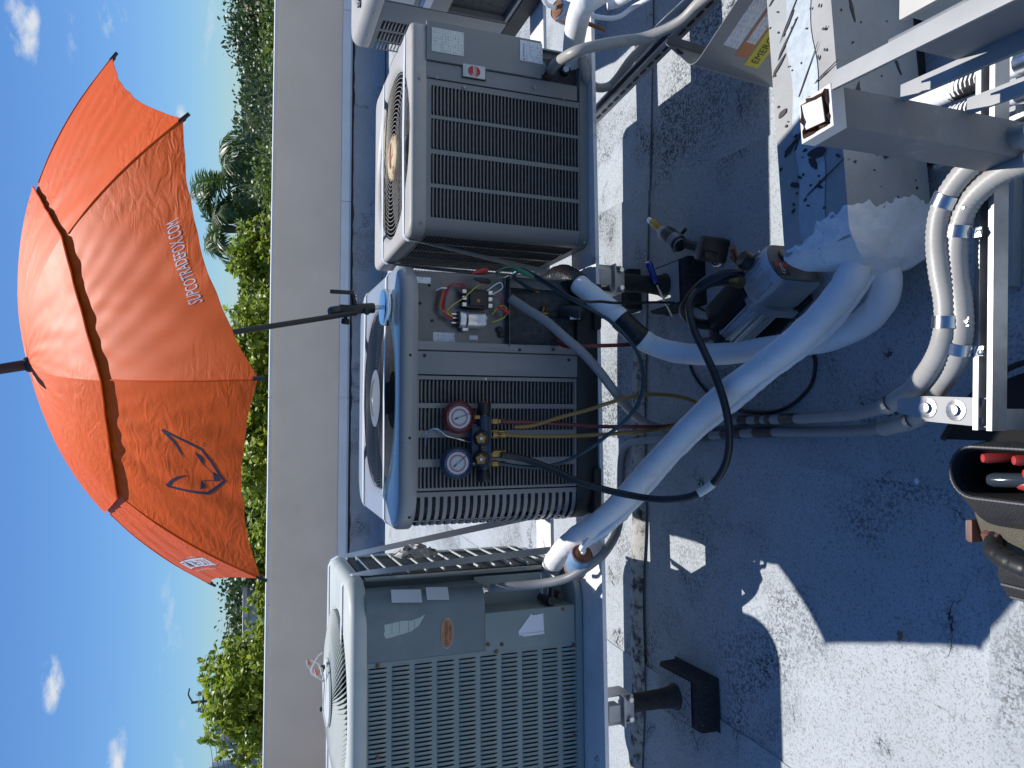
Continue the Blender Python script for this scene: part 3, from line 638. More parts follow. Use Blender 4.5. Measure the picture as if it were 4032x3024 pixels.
MB().box((xl + .0025, .49, .365), (.004, .66, .555)).build('left_side', 'unit_new', UC)
MB().box((-xl - .0025, D / 2 + .06, .365), (.004, D - .14, .555)).build('right_side', 'unit_new', UC)
# rolled post between blank panel and the service opening
pr = MB(); pr.loft([[(.147, -.004, z), (.150, -.010, z), (.158, -.012, z), (.168, -.012, z), (.176, -.008, z), (.178, 0, z), (.178, .06, z), (.147, .004, z)] for z in (.08, Z1 + .008)], cap0=True, cap1=True); pr.build('corner_post', 'unit_new', UC)
# open electrical compartment: a bright back plate with its control gear
zb = .338
mat('galv_plate', (.13, .14, .15), .3, metal=.75, var=.2, scale=5); mat('guard_gray', (.10, .105, .11), .2, metal=.6, var=.05); mat('guard_wire', (.36, .34, .29), .5, metal=.3, var=.2, scale=30)
pl = MB(); pl.prism([(.16, Z1 + .006), (.16, zb), (.36, zb), (.385, zb + .004), (.405, zb + .02), (.412, zb + .05), (.400, zb + .10), (.398, Z1 + .006)], (0, .022, 0), (1, 0, 0), (0, 0, 1), .002); pl.build('control_plate', 'galv_plate', UC)
MB().box((.286, .004, zb - .002), (.235, .038, .003), bev=.001).build('plate_flange', 'galv_plate', UC)
MB().box((.405, .15, .49), (.004, .22, .30)).build('compartment_side', 'unit_new', UC)
MB().box((.29, .055, .21), (.235, .004, .25)).build('valve_plate', 'unit_new', UC)
MB().prism([(.17, .09), (.17, .33), (.235, .33), (.215, .20), (.235, .15), (.30, .115), (.40, .10), (.40, .09)], (0, .052, 0), (1, 0, 0), (0, 0, 1), .003).build('valve_gusset', 'unit_new', UC)
MB().box((.405, .09, .21), (.005, .18, .25)).build('recess_side', 'unit_new', UC)
cp = MB(); cp.lathe([(.026, 0), (.0275, .004), (.0275, .083), (.0265, .088), (.02, .087), (0, .086)], (.25, -.012, .422), (0, 0, 1), 24); cp.build('capacitor', 'capacitor', UC)
cap_o = [o for o in UC.children if o.name.startswith('capacitor')][0]
tp = MB(); tp.lathe([(.0255, 0), (.0255, .006), (0, .007)], (.25, -.012, .509), (0, 0, 1), 20); tp.build('terminal_cap', 'black_plastic', cap_o)
for x in (-.012, .004, .016): MB().box((.25 + x, -.014, .524), (.005, .003, .022)).build('spade_terminal', 'zinc', cap_o)
MB().box((.25, -.0395, .44), (.030, .0006, .026)).build('rating_label', 'label_print', cap_o)
MB().box((.218, -.008, .49), (.010, .028, .020), bev=.002).build('capacitor_strap', 'zinc', UC)
MB().torus((.25, -.012, .488), (0, 0, 1), .028, .0035, 24, 5).build('strap_band', 'zinc', UC)
ct = MB(); ct.box((.318, -.004, .452), (.062, .045, .078), bev=.004); ct.box((.318, -.032, .452), (.046, .014, .056), bev=.003); ct.build('contactor', 'black_plastic', UC)
for x in (.297, .318, .339):
    for z in (.408, .496): MB().box((x, -.024, z), (.012, .012, .014), bev=.001).build('contact_screw', 'zinc', UC)
MB().cyl((.31, -.04, .452), (.31, -.034, .452), .006, n=10).build('contactor_button', 'wire_orange', UC)
MB().box((.192, .0195, .55), (.034, .001, .072)).build('wiring_label', 'label_print', UC, org=(.192, .0195, .55))
MB().box((.196, .0195, .45), (.014, .001, .028)).build('serial_label', 'label_white', UC)
MB().box((.375, .0195, .625), (.02, .001, .06)).build('rating_label', 'label_print', UC, org=(.375, .0195, .625))
for x, z in ((.21, .356), (.225, .362)): MB().lathe([(.011, 0), (.012, .008), (.008, .01), (.008, .016), (0, .016)], (x, .02, z), (0, -1, 0), 12).build('grommet', 'black_rubber', UC)
screws(UC, [(.175, .0195, .625), (.30, .0195, .63), (.36, .0195, .60), (.245, .0195, .59), (.13, -.009, .62), (.13, -.009, .12), (.158, -.0125, .30), (.163, -.0125, .18), (-.38, .012, .66), (-.13, -.012, .667), (.13, -.012, .667)], 'black_plastic')
def wire(name, pts, r, m): return MB().tube(pts, r, 6, 6).build(name, m, UC)
for i, (m, dx) in enumerate((('wire_orange', 0), ('wire_orange', .006), ('wire_red', .012), ('wire_purple', .018), ('wire_red', .024))):
    wire('wire', [(.262 - i * .004, -.016, .53), (.272 - i * .003, -.02, .560), (.285, -.018, .575 - i * .004), (.315 + dx * .4, -.022, .57 - i * .004), (.350 + dx * .5, -.02, .56 - i * .007), (.362, -.016, .53 - i * .010), (.358 - dx, -.01, .50), (.34, -.01, .485)], .0019, m)
wire('wire', [(.255, -.016, .53), (.268, -.03, .552), (.285, -.04, .545), (.318, -.045, .50), (.345, -.05, .472), (.362, -.055, .45)], .0019, 'wire_yellow')
MB().cyl((.360, -.055, .453), (.372, -.058, .436), .004, .006, 8).build('wire_nut', 'wire_orange', UC)
wire('wire', [(.27, -.02, .40), (.29, -.03, .385), (.30, -.03, .365), (.285, -.03, .35), (.262, -.028, .36), (.25, -.025, .385), (.245, -.02, .40)], .0019, 'wire_yellow')
MB().cyl((.296, -.032, .385), (.275, -.036, .345), .0055, .008, 8).build('wire_nut', 'wire_red', UC)
wire('wire', [(.345, -.03, .42), (.362, -.04, .40), (.372, -.045, .38), (.355, -.04, .372), (.335, -.03, .40)], .0022, 'wire_white')
wire('wire', [(.33, -.02, .41), (.325, -.03, .38), (.305, -.03, .37)], .002, 'wire_purple')
wire('wire', [(.34, -.02, .41), (.33, -.03, .37), (.30, -.03, .365)], .002, 'wire_red')
wire('cable_tie', [(.34, -.012, .585), (.345, -.03, .572), (.346, -.028, .555)], .003, 'wire_white')
# service valves in the recess
def brass(name, prof, o, ax, m='brass', n=12): return MB().lathe(prof, o, ax, n).build(name, m, UC)
brass('valve_cap', [(.013, 0), (.013, .016), (.009, .018), (.0, .018)], (.285, .03, .232), (0, -.3, 1), n=6)
brass('valve_body', [(.012, 0), (.014, .01), (.012, .03), (.010, .05)], (.285, .03, .18), (0, -.2, 1))
brass('valve_port', [(.007, 0), (.007, .02), (.009, .022), (.009, .035)], (.285, .028, .205), (.8, -.6, 0))
brass('valve_cap', [(.011, 0), (.011, .014), (.0, .015)], (.228, .03, .160), (-.1, -.5, 1), n=6)
brass('valve_body', [(.010, 0), (.012, .012), (.010, .04)], (.232, .035, .118), (0, -.2, 1))
brass('valve_port', [(.007, 0), (.007, .018), (.009, .02), (.009, .032)], (.232, .03, .138), (-.5, -.8, -.3))
MB().tube([(.285, .03, .18), (.29, .02, .13), (.31, .0, .10), (.34, -.02, .09)], .011, 10, 5).build('suction_stub', 'tape_black', UC)
dk = MB(); dk.lathe([(.0, 0), (.022, .002), (.026, .01), (.026, .075), (.02, .085), (.012, .09)], (.30, .01, .145), (-.15, -.55, -.55), 16); dk.build('filter_drier', 'black_plastic', UC)
MB().box((.275, -.042, .112), (.020, .006, .034), Matrix.Rotation(radians(-35), 3, 'X')).build('drier_label', 'label_white', UC)
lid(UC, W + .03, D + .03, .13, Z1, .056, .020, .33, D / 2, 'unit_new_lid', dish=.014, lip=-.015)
rings_guard(UC, (0, D / 2), Z1 + .050, .105, .325, 20, .0013, 'guard_gray', .010, 4)
mat('hub_gray', (.13, .133, .136), .3, var=.05)
MB().lathe([(.106, 0), (.104, .006), (.07, .010), (.066, .006), (.0, .006)], (0, D / 2, Z1 + .056), (0, 0, 1), 36).build('fan_hub', 'hub_gray', UC)

# ---- left-hand condenser (older, green grey)
UL = thing('condenser_unit', 'old green-grey condenser with an oval copper badge, left of the umbrella', 'air conditioner', (-1.094, 2.380, .44), radians(4.1), 'rooftop condensers')
W, D = .86, .66
Z1 = .772
MB().loft([[(x, y + D / 2, z) for x, y in rrect(W + i, D + i, .11)] for i, z in ((-.01, .0), (.006, .006), (.006, .028), (-.004, .032))], cap0=True, cap1=True).build('base_pan', 'unit_green', UL)
MB().box((-.12, D / 2 + .005, .40), (W - .27, D - .05, .73)).build('coil', 'coil_dark', UL)
MB().box((.30, D / 2 + .085, .40), (.22, D - .20, .73)).build('compressor_bay', 'unit_green', UL)
ZR = [(.026 + .0755 * k, .026 + .0755 * k + .059) for k in range(10)]
xL, xR = -W / 2 + .07, .166
fp = MB(); f = lambda x0, x1, a, c: fp.box(((x0 + x1) / 2, .0015, (a + c) / 2), (x1 - x0, .003, c - a))
zprev = .0325
for a, c in ZR:
    a = max(a, .036); f(xL, xR + .018, zprev, a); f(xL, xL + .02, a, c); f(xR + .001, xR + .018, a, c); zprev = c
f(xL, xR + .018, zprev, Z1 + .004); fp.build('front_panel', 'unit_green', UL)
pv = .01475
def slat_v(h, p):
    b = MB(); zs = [0, .004, .012, h - .012, h - .004, h]; k = [0, .55, 1, 1, .55, 0]; rows = []
    for z, q in zip(zs, k): rows.append([(0, .002, z), (p * .25, -.003 * q, z), (p * .76, -.0062 * q, z), (p * .86, -.0056 * q, z), (p * .86, -.0056 * q + .0015, z), (0, .004, z)])
    b.loft(rows, close=False); return b
sv = slat_v(.0585, pv); svm = sv.mesh('louvre', 'unit_green'); rest = MB()
nL = int((xR - xL - .02) / pv); NEAR = 27
for a, c in ZR:
    for k in range(nL):
        x = xR - (k + 1) * pv
        if k < NEAR: inst(svm, 'louvre', UL, (x, 0, a))
        else: rest.add([(v.x + x, v.y, v.z + a) for v in sv.v], sv.f)
stuff(rest.build('louvre_rows', 'unit_green', UL))
# electrical cover wrapping the right front corner
x0 = .186; rc = .05
prof = [(x0, -.004), (.33, -.006)] + [(W / 2 - .03 - rc + rc * sin(radians(a)), -.006 + rc - rc * cos(radians(a))) for a in range(0, 91, 10)] + [(W / 2 - .03, .12)]
ec = MB(); ec.loft([[(x, y, z) for x, y in prof] for z in (.372, .372, Z1 + .002)], close=False)
ec.f.append(tuple(range(len(prof)))); ec.build('electrical_cover', 'unit_green_dark', UL)
lp_ = MB(); lp_.box((.246, -.0005, .203), (.128, .005, .335), bev=.002); lp_.box((.3085, .07, .203), (.004, .14, .335)); lp_.build('lower_panel', 'unit_green', UL)
MB().box((.36, .125, .20), (.10, .004, .34)).build('recess_back', 'unit_green', UL)
MB().box((W / 2 - .008, .155, .39), (.006, .05, .73)).build('corner_post', 'unit_green', UL)
# right side: fins behind a wire guard with light cross bars
MB().box((W / 2 - .012, D / 2 + .09, .39), (.008, D - .26, .73)).build('side_fins', 'coil_dark', UL)
for k in range(11):
    MB().box((W / 2 - .002, D / 2 + .09, .06 + k * .066), (.012, D - .25, .007), bev=.002).build('guard_bar', 'unit_green_top', UL)
MB().box((W / 2 - .006, D - .04, .39), (.012, .05, .73)).build('corner_post', 'unit_green', UL)
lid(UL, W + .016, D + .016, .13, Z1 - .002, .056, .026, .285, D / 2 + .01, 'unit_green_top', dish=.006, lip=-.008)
cy = D / 2 + .01
vm = MB(); vm.loft([[(r, -.0012, z), (r, .0012, z), (r, .0012, z - .022), (r, -.0012, z - .022)] for r, z in ((.105, .026), (.2, .022), (.283, .0))], cap0=True, cap1=True)
vme = vm.mesh('guard_vane', 'unit_green_top')
for k in range(96):
    a = 2 * pi * k / 96; o = inst(vme, 'guard_vane', UL, (.0 + .02 * sin(a), cy - .02 * cos(a), Z1 + .062), (.75, 0, a)); o.rotation_euler = (Matrix.Rotation(a, 3, 'Z') @ Matrix.Rotation(.75, 3, 'X')).to_euler()
MB().lathe([(.118, 0), (.114, .006), (.03, .010), (.0, .010)], (0, cy, Z1 + .084), (0, 0, 1), 36).build('fan_hub', 'unit_green_top', UL)
for a in (.3, .75, 2.6): MB().box((.085 * cos(a), cy + .085 * sin(a), Z1 + .098), (.014, .014, .016), bev=.003).build('clip', 'black_plastic', UL)
wires = [[(-.09, -.02, 0), (-.05, .01, .006), (0, .02, .004), (.05, .01, .004), (.09, .04, .01)], [(.05, .01, .006), (.09, .03, .05), (.12, .04, .06), (.10, .05, .02), (.07, .02, .01)], [(.05, .03, .01), (.09, .0, .05), (.13, .02, .03), (.14, .05, .008)]]
for w in wires: MB().tube([(x, cy - .05 + y, Z1 + .096 + z) for x, y, z in w], .0028, 6, 6).build('wire', 'wire_white', UL)
for p in ((.105, .04, .055), (.075, .015, .03)): MB().cyl((p[0], cy - .05 + p[1], Z1 + .092 + p[2]), (p[0] + .02, cy - .045 + p[1], Z1 + .100 + p[2]), .008, .005, 8).build('wire_nut', 'wire_pink', UL)
# badge, old paint patch, papers
bd = MB(); bd.prism([(.050 * cos(a), .021 * sin(a)) for a in [2 * pi * i / 28 for i in range(28)]], (.259, -.0055, .505), (1, 0, 0), (0, 0, 1), .002); bd.build('oval_badge', 'badge_copper', UL)
bb = MB(); bb.torus((0, 0, 0), (0, -1, 0), 1, .03, 40, 5)
for v in bb.v: v.x, v.y, v.z = v.x * .05 + .259, v.y * .0 - .0078, v.z * .021 + .505
bb.build('badge_rim', 'label_white', UL)
lettering('badge_letters', 'connection', .074, (.222, -.0082, .503), (1, 0, 0), (0, 0, 1), 'print_black', UL, .012)
lettering('badge_digits', '305 380', .046, (.236, -.0082, .490), (1, 0, 0), (0, 0, 1), 'print_black', UL, .008)
pp = [(-.032, .055), (-.018, .062), (-.008, .058), (.012, .060), (.016, .035), (.020, .0), (.018, -.03), (.026, -.06), (.034, -.075), (.018, -.066), (.0, -.055), (-.016, -.03), (-.022, -.005), (-.026, .02), (-.03, .035)]
MB().prism([(x * 1.0, z) for x, z in pp], (.292, -.0052, .655), (1, 0, 0), (0, 0, 1), .001).build('bare_patch', 'paint_patch', UL)
for z in (.69, .665, .635, .615): MB().box((.292, -.0066, z), (.038, .0008, .0016)).build('patch_crack', 'unit_green', UL)
MB().prism([(-.034, .045), (-.02, .048), (.036, .0), (.03, -.008), (.034, -.045), (-.03, -.048), (-.034, -.02)], (.258, -.004, .202), (1, 0, 0), (0, 0, 1), .0015).build('torn_paper', 'paper', UL)
MB().prism([(-.034, -.048), (-.026, -.047), (-.028, .04), (-.036, .03)], (.256, -.0065, .202), (1, 0, 0), (0, 0, 1), .002).build('paper_fold', 'label_white', UL)
for (z, h) in ((.640, .10), (.535, .075)): MB().box((W / 2 - .0415, .0055, z), (.050, .0015, h), rotz(radians(48)) @ Matrix.Rotation(radians(5), 3, 'Y')).build('tag_paper', 'label_white', UL)
MB().box((.345, .144, .325), (.07, .0015, .05)).build('tag_paper', 'label_white', UL)
screws(UL, [(.175, -.004, .735), (-.11, -.004, .735), (.205, -.004, .36), (.20, -.003, .31), (.30, -.003, .08), (.178, -.004, .33), (.17, -.003, .04), (-.03, -.003, .042), (-.14, -.003, .042), (-.30, -.004, .735)], 'rust', .007)
MB().lathe([(.018, 0), (.020, .006), (.020, .016), (.013, .018), (.013, .03)], (.375, .06, .372), (0, 0, -1), 12).build('conduit_connector', 'zinc', UL)
vb = MB(); vb.cyl((.33, .08, .13), (.33, .0, .12), .016, n=10); vb.cyl((.34, .10, .08), (.34, .02, .075), .013, n=10); vb.cyl((.30, .02, .12), (.38, .02, .11), .012, n=10); vb.build('service_valves', 'tape_black', UL)
for k, (y, rot) in enumerate(((.03, .25), (.07, -.1))): MB().box((.37, y, .115 + k * .02), (.09, .03, .002), Matrix.Rotation(rot, 3, 'Y')).build('slotted_strap', 'label_white', UL)

# ---- the condenser beyond, cut by the right edge of the picture
UF = thing('condenser_unit', 'grey condenser behind at far right with rounded lid and blue notice label', 'air conditioner', (1.985, 2.86, .44), radians(3.0), 'rooftop condensers')
W, D, Z1 = .74, .74, .63
MB().loft([[(x, y + D / 2, z) for x, y in rrect(W + i, D + i, .09)] for i, z in ((-.04, .0), (.0, .01), (.006, .08), (-.004, .085))], cap0=True, cap1=True).build('base_pan', 'base_black', UF)
MB().loft([[(x, y + D / 2, z) for x, y in rrect(W - .05, D - .05, .06)] for z in (.085, Z1)], cap1=True).build('coil', 'coil_dark', UF)
def left_sheet(b):
    for v in b.v: x, y = v.x, v.y; v.x = -W / 2 + y; v.y = x
    return b
sc_ = [(.43, .50), (.525, .595), (.615, .68)]
left_sheet(panel_with_openings(.40, D - .05, .087, Z1 + .01, [(a - .003, b + .003) for a, b in sc_], .11, .605)).build('side_panel', 'unit_gray', UF)
lm = slat_h(.07, .0155).mesh('louvre', 'unit_gray')
for a, b in sc_:
    for k in range(31): inst(lm, 'louvre', UF, (-W / 2, (a + b) / 2, .112 + k * .0158), (0, 0, -pi / 2))
left_sheet(MB().box((.33, -.002, .36), (.13, .008, .55), bev=.003)).build('blank_panel', 'unit_gray', UF)
left_sheet(MB().box((.16, -.004, .50), (.19, .010, .28), bev=.003)).build('service_panel', 'unit_gray', UF)
left_sheet(MB().box((.16, .05, .22), (.19, .004, .27))).build('recess_back', 'unit_gray', UF)
for y in (.062, .258): left_sheet(MB().box((y, .024, .22), (.004, .052, .28))).build('recess_side', 'unit_gray', UF)
cb = MB().loft([[(x, y + D / 2, z) for x, y in rrect(W, D, .06)] for z in (.087, .10)], cap1=True); cb.build('lower_rim', 'unit_gray', UF)
MB().box((0, .002, .36), (W - .1, .004, .55)).build('front_panel', 'unit_gray', UF)
o = left_sheet(MB().box((.19, -.0095, .56), (.11, .0015, .10))).build('data_label', 'label_print_cream', UF)
left_sheet(MB().box((.20, -.0097, .455), (.095, .0015, .035))).build('notice_label', 'label_white', UF)
left_sheet(MB().box((.20, -.0108, .478), (.095, .001, .018))).build('notice_band', 'label_blue', UF)
lettering('notice_letters', 'NOTICE', .06, (-W / 2 - .0119, .235, .4725), (0, -1, 0), (0, 0, 1), 'print_white', UF, .010)
lid(UF, W + .03, D + .03, .12, Z1, .075, .04, .30, D / 2, 'unit_gray_top', lip=-.015)
rings_guard(UF, (0, D / 2), Z1 + .055, .09, .295, 16, .0022, 'black_plastic', .01, 4)
MB().tube([(-.30, .46, Z1 + .07), (-.33, .43, Z1 + .085), (-.34, .40, Z1 + .08), (-.32, .40, Z1 + .075), (-.31, .44, Z1 + .085)], .004, 6, 6).build('wire', 'black_rubber', UF)
for y, z in ((.36, .655), (.55, .655)): MB().lathe([(.006, 0), (.003, .004)], (-W / 2 - .015, y, z), (-1, 0, 0), 8).build('screw', 'zinc', UF)

# ------------------------------------------------------------------ tie-down straps over the lids
def strap(label, pts, w=.032, wdir=(0, 1, 0), grp='tie-down straps', tails=()):
    P = catmull(pts, 1); b = MB(); wd = V(wdir).normalized(); R = []
    for i, p in enumerate(P):
        tg = (P[min(i + 1, len(P) - 1)] - P[max(i - 1, 0)]).normalized(); n_ = tg.cross(wd).normalized(); ww = (wd - tg * wd.dot(tg)).normalized()
        R.append([p + ww * w / 2, p + n_ * .0012 + ww * w / 2, p + n_ * .0012 - ww * w / 2, p - ww * w / 2])
    b.loft(R, cap0=True, cap1=True)
    for tp_ in tails:                                        # the free ends twist as they run down to the beam
        Q = []
        for i in range(len(tp_) * 4 - 3):
            f = i / 4; k = min(int(f), len(tp_) - 2); p = tp_[k].lerp(tp_[k + 1], f - k); tg = (tp_[k + 1] - tp_[k]).normalized(); tw = f / (len(tp_) - 1)
            ww = V(.75 * (1 - tw), .5 + .5 * tw, 0); ww = (ww - tg * ww.dot(tg)).normalized(); n_ = tg.cross(ww)
            Q.append([p + ww * w / 2, p + n_ * .0012 + ww * w / 2, p + n_ * .0012 - ww * w / 2, p - ww * w / 2])
        b.loft(Q, cap0=True, cap1=True)
    o = b.build('tie_down_strap', 'strap', None, org=P[0]); return tag(o, label, 'strap', grp)
def unit_pt(u, x, y, z): return Matrix.Translation(u.location) @ Matrix.Rotation(u.rotation_euler.z, 4, 'Z') @ V(x, y, z)
def over(u, y, w, top, side, foot_l, foot_r, label, er=.03, wd=.03):
    pts = []; tails = []
    if foot_l: tails.append([V(foot_l), unit_pt(u, -w / 2 - .005, y, side), unit_pt(u, -w / 2 - .003, y, top - er)])
    pts += [unit_pt(u, -w / 2 - .002, y, top - er), unit_pt(u, -w / 2 + er * .3, y, top - er * .3), unit_pt(u, -w / 2 + er, y, top + .001), unit_pt(u, 0, y, top + .004), unit_pt(u, w / 2 - er, y, top + .001), unit_pt(u, w / 2 - er * .3, y, top - er * .3), unit_pt(u, w / 2 + .002, y, top - er)]
    if foot_r: tails.append([V(foot_r), unit_pt(u, w / 2 + .005, y, side), unit_pt(u, w / 2 + .003, y, top - er)])
    return strap(label, pts, wd, tails=tails)
over(UR, .10, .728, .652, .58, (.43, 2.66, .44), None, 'white tie-down strap across the front of the right condenser lid', .016)
over(UR, .50, .728, .652, .58, (.44, 2.86, .44), None, 'white tie-down strap across the rear of the right condenser lid', .016)
over(UC, .235, .865, .700, .63, None, None, 'white tie-down strap over the new condenser lid nearest the magnet', .020, .026)
over(UC, .69, .865, .700, .63, None, None, 'white tie-down strap over the rear of the new condenser lid', .020, .03)
over(UL, .17, .876, .829, .74, None, (-.655, 2.70, .44), 'pale tie-down strap over the front of the old green condenser lid', .035, .028)
over(UL, .58, .876, .829, .74, None, (-.545, 2.86, .44), 'pale tie-down strap over the rear of the old green condenser lid', .035, .03)
# ------------------------------------------------------------------ umbrella on its magnetic mount
UP = V(.029, 2.159, 2.10); UA = V(-.229, -.301, 1.0).normalized(); UH, URAD, UPH = .318, .735, 6.086
ue1 = V(0, 1, 0).cross(UA).normalized(); ue2 = UA.cross(ue1)
BASE = V(.246, 2.443, 1.148)
umb = thing('umbrella', 'large orange vented umbrella tilted towards the camera above the condensers', 'umbrella', BASE)
def loc(p): return V(p) - BASE
def rib(k, s, lift=0.0):
    a = UPH - k * pi / 4; return UP - UA * (UH * s ** 2.218 - lift) + (ue1 * cos(a) + ue2 * sin(a)) * (URAD * s)
def canopy(k, t, s, lift=0.0, wr=0.0):
    # panel k between rib k and k+1; the hem is scalloped and the cloth sags a little
    q = 4 * t * (1 - t); se = s * (1 - .045 * q * max(0, (s - .3) / .7) ** 2)
    p = rib(k, se, lift).lerp(rib(k + 1, se, lift), t)
    m = rib(k + .5, se, lift)
    p = p + (m - rib(k, se, lift).lerp(rib(k + 1, se, lift), .5)) * (q * .18)
    if wr:
        w = sin(t * 43 + s * 9 + k * 2.1) * sin(s * 31 + t * 5 + k) * .5 + sin(t * 19 - s * 23 + k * 1.7) * .5
        edge = (1 - abs(2 * t - 1)) ** .5
        fold = sin(t * 60 + k + 3 * sin(t * 17 + k)) * max(0, .12 - abs(s - .62)) * .3 + sin(abs(t - .5) * 55) * max(0, .1 - abs(s - .86)) * 3.0 * (abs(2 * t - 1))
        p = p + UA * (wr * (w * edge * .55 + fold * edge))
    return p
def umb_bump(m):
    nt = m.node_tree; N = nt.nodes; L = nt.links; b = N['Principled BSDF']
    tc = N.new('ShaderNodeTexCoord'); mp = N.new('ShaderNodeMapping'); mp.inputs['Scale'].default_value = (1, 1, 2.4); L.new(tc.outputs['Object'], mp.inputs[0])
    n1 = N.new('ShaderNodeTexNoise'); n1.inputs['Scale'].default_value = 16; n1.inputs['Detail'].default_value = 3; n1.inputs['Distortion'].default_value = 1.6; L.new(mp.outputs[0], n1.inputs['Vector'])
    vo = N.new('ShaderNodeTexVoronoi'); vo.feature = 'DISTANCE_TO_EDGE'; vo.inputs['Scale'].default_value = 13; L.new(n1.outputs['Color'], vo.inputs['Vector'])
    ms = N.new('ShaderNodeTexNoise'); ms.inputs['Scale'].default_value = 3.2; L.new(tc.outputs['Object'], ms.inputs['Vector'])
    mr = N.new('ShaderNodeMapRange'); mr.inputs[1].default_value = .42; mr.inputs[2].default_value = .62; L.new(ms.outputs['Fac'], mr.inputs[0])
    mu = N.new('ShaderNodeMath'); mu.operation = 'MULTIPLY'; L.new(n1.outputs['Fac'], mu.inputs[0]); L.new(mr.outputs[0], mu.inputs[1])
    bp = N.new('ShaderNodeBump'); bp.inputs['Strength'].default_value = .3; bp.inputs['Distance'].default_value = .010; L.new(mu.outputs[0], bp.inputs['Height']); L.new(bp.outputs[0], b.inputs['Normal'])
    t = N.new('ShaderNodeBsdfTranslucent'); t.inputs['Color'].default_value = (.95, .15, .012, 1)
    mx = N.new('ShaderNodeMixShader'); mx.inputs[0].default_value = .04; out = N['Material Output']
    L.new(b.outputs[0], mx.inputs[1]); L.new(t.outputs[0], mx.inputs[2]); L.new(mx.outputs[0], out.inputs['Surface'])
umb_bump(MAT['umb_orange'])
def cloth(name, k, s0, s1, l0, l1, wr, nu, nv):
    f = lambda u, v: loc(canopy(k, u, s0 + (s1 - s0) * v, l0 + (l1 - l0) * v, wr))
    b = MB().grid(f, nu, nv); top = len(b.v)
    b.grid(lambda u, v: f(u, v) - UA * .0012, nu, nv)        # the cloth has two faces and a hem
    for i in range(nu): a = i * (nv + 1) + nv; b.f.append((a, a + nv + 1, a + nv + 1 + top, a + top))
    o = b.build(name, 'umb_orange', umb); o.data.materials.append(MAT['umb_lining'])   # dark sun-blocking lining inside
    for i in range(nu * nv, 2 * nu * nv): o.data.polygons[i].material_index = 1
    return o
for k in range(8):
    cloth('canopy_panel', k, .46, 1.0, 0, 0, .006, 48, 40)
    cloth('vent_panel', k, .012, .585, .004, .010, .002, 32, 24)
    MB().tube([loc(rib(k, s) - UA * .006) for s in (.03, .25, .5, .75, .9, 1.0)], .0035, 6, 3).build('rib', 'umb_black', umb)
    d = (rib(k, 1.0) - rib(k, .93)).normalized()
    MB().cyl(loc(rib(k, 1.0) - d * .010 - UA * .002), loc(rib(k, 1.0) + d * .016 - UA * .002), .0046, .0040, 10).build('rib_tip', 'umb_black', umb)
    MB().tube([loc(rib(k, .5) - UA * .008), loc(UP - UA * .30 + (rib(k, .5) - UP) * .05)], .003, 6, 1).build('stretcher', 'umb_black', umb)
    MB().tube([loc(canopy(k, 0, .3 + .7 * v, .0) + UA * .0012) for v in (.42, .6, .8, 1)], .0016, 5, 3).build('seam', 'umb_orange', umb)
    MB().tube([loc(canopy(k, u, .585, .0108, .002)) for u in [i / 12 for i in range(13)]], .0012, 5, 2).build('vent_hem', 'umb_orange', umb)
top_f = MB(); top_f.lathe([(.019, -.012), (.020, 0), (.018, .006), (.0135, .010), (.0125, .10), (.010, .16), (.0, .165)], loc(UP + UA * .006), UA, 18); top_f.build('top_ferrule', 'umb_black', umb)
PIV = BASE + (UP - BASE) * .12
MB().tube([loc(UP - UA * .02), loc(UP.lerp(PIV, .5)), loc(PIV)], .0085, 12, 1).build('shaft', 'umb_black', umb)
MB().lathe([(.016, 0), (.017, .03), (.013, .05)], loc(UP - UA * .33), UA, 14).build('runner', 'umb_black', umb)
def on_cloth(name, k, verts, faces, m, lift=.0025, l2=0.0):
    return MB().add([loc(canopy(k, t, s + .028, l2, .006) + UA * lift * .35) for t, s in verts], faces).build(name, m, umb)
# printed lettering follows the cloth near the hem
vs_, fs = text2d('SUPCOTRADEFOX.COM', 1.0); x0 = min(p[0] for p in vs_); x1 = max(p[0] for p in vs_); h_ = max(p[1] for p in vs_)
def fine(vs_, fs, n=2):
    me = bpy.data.meshes.new('tmp'); me.from_pydata([(a, b, 0) for a, b in vs_], [], fs); bm = bmesh.new(); bm.from_mesh(me); bmesh.ops.triangulate(bm, faces=bm.faces[:])
    for _ in range(n): bmesh.ops.subdivide_edges(bm, edges=[e for e in bm.edges if e.calc_length() > .12], cuts=1); bmesh.ops.triangulate(bm, faces=bm.faces[:])
    bm.verts.index_update(); r = [(v.co.x, v.co.y) for v in bm.verts], [tuple(v.index for v in f.verts) for f in bm.faces]; bm.free(); bpy.data.meshes.remove(me); return r
vs_, fs = fine(vs_, fs)
on_cloth('printed_web_address', 1, [(.685 - (x - x0) / (x1 - x0) * .35, .932 - y / h_ * .038) for x, y in vs_], fs, 'print_white')
# line-drawn fox head emblem: strokes as thin strips
def stroke(pts, w):
    P = [V(a, b, 0) for a, b in pts]; P = [p for p in P]; vv = []; ff = []
    asp = .62                                            # t-units are narrower than s-units on the cloth
    for i, p in enumerate(P):
        d = (P[min(i + 1, len(P) - 1)] - P[max(i - 1, 0)]); d = V(d.x * asp, d.y, 0).normalized(); n_ = V(-d.y / asp, d.x, 0); ww = w[i] if isinstance(w, list) else w
        vv += [(p.x + n_.x * ww, p.y + n_.y * ww), (p.x - n_.x * ww, p.y - n_.y * ww)]
    for i in range(len(P) - 1): ff.append((2 * i, 2 * i + 1, 2 * i + 3, 2 * i + 2))
    return vv, ff
def dense(p, n=5):
    out = []
    for a, b in zip(p, p[1:]):
        for i in range(n): f = i / n; out.append((a[0] + (b[0] - a[0]) * f, a[1] + (b[1] - a[1]) * f))
    return out + [p[-1]]
W_ = .0042
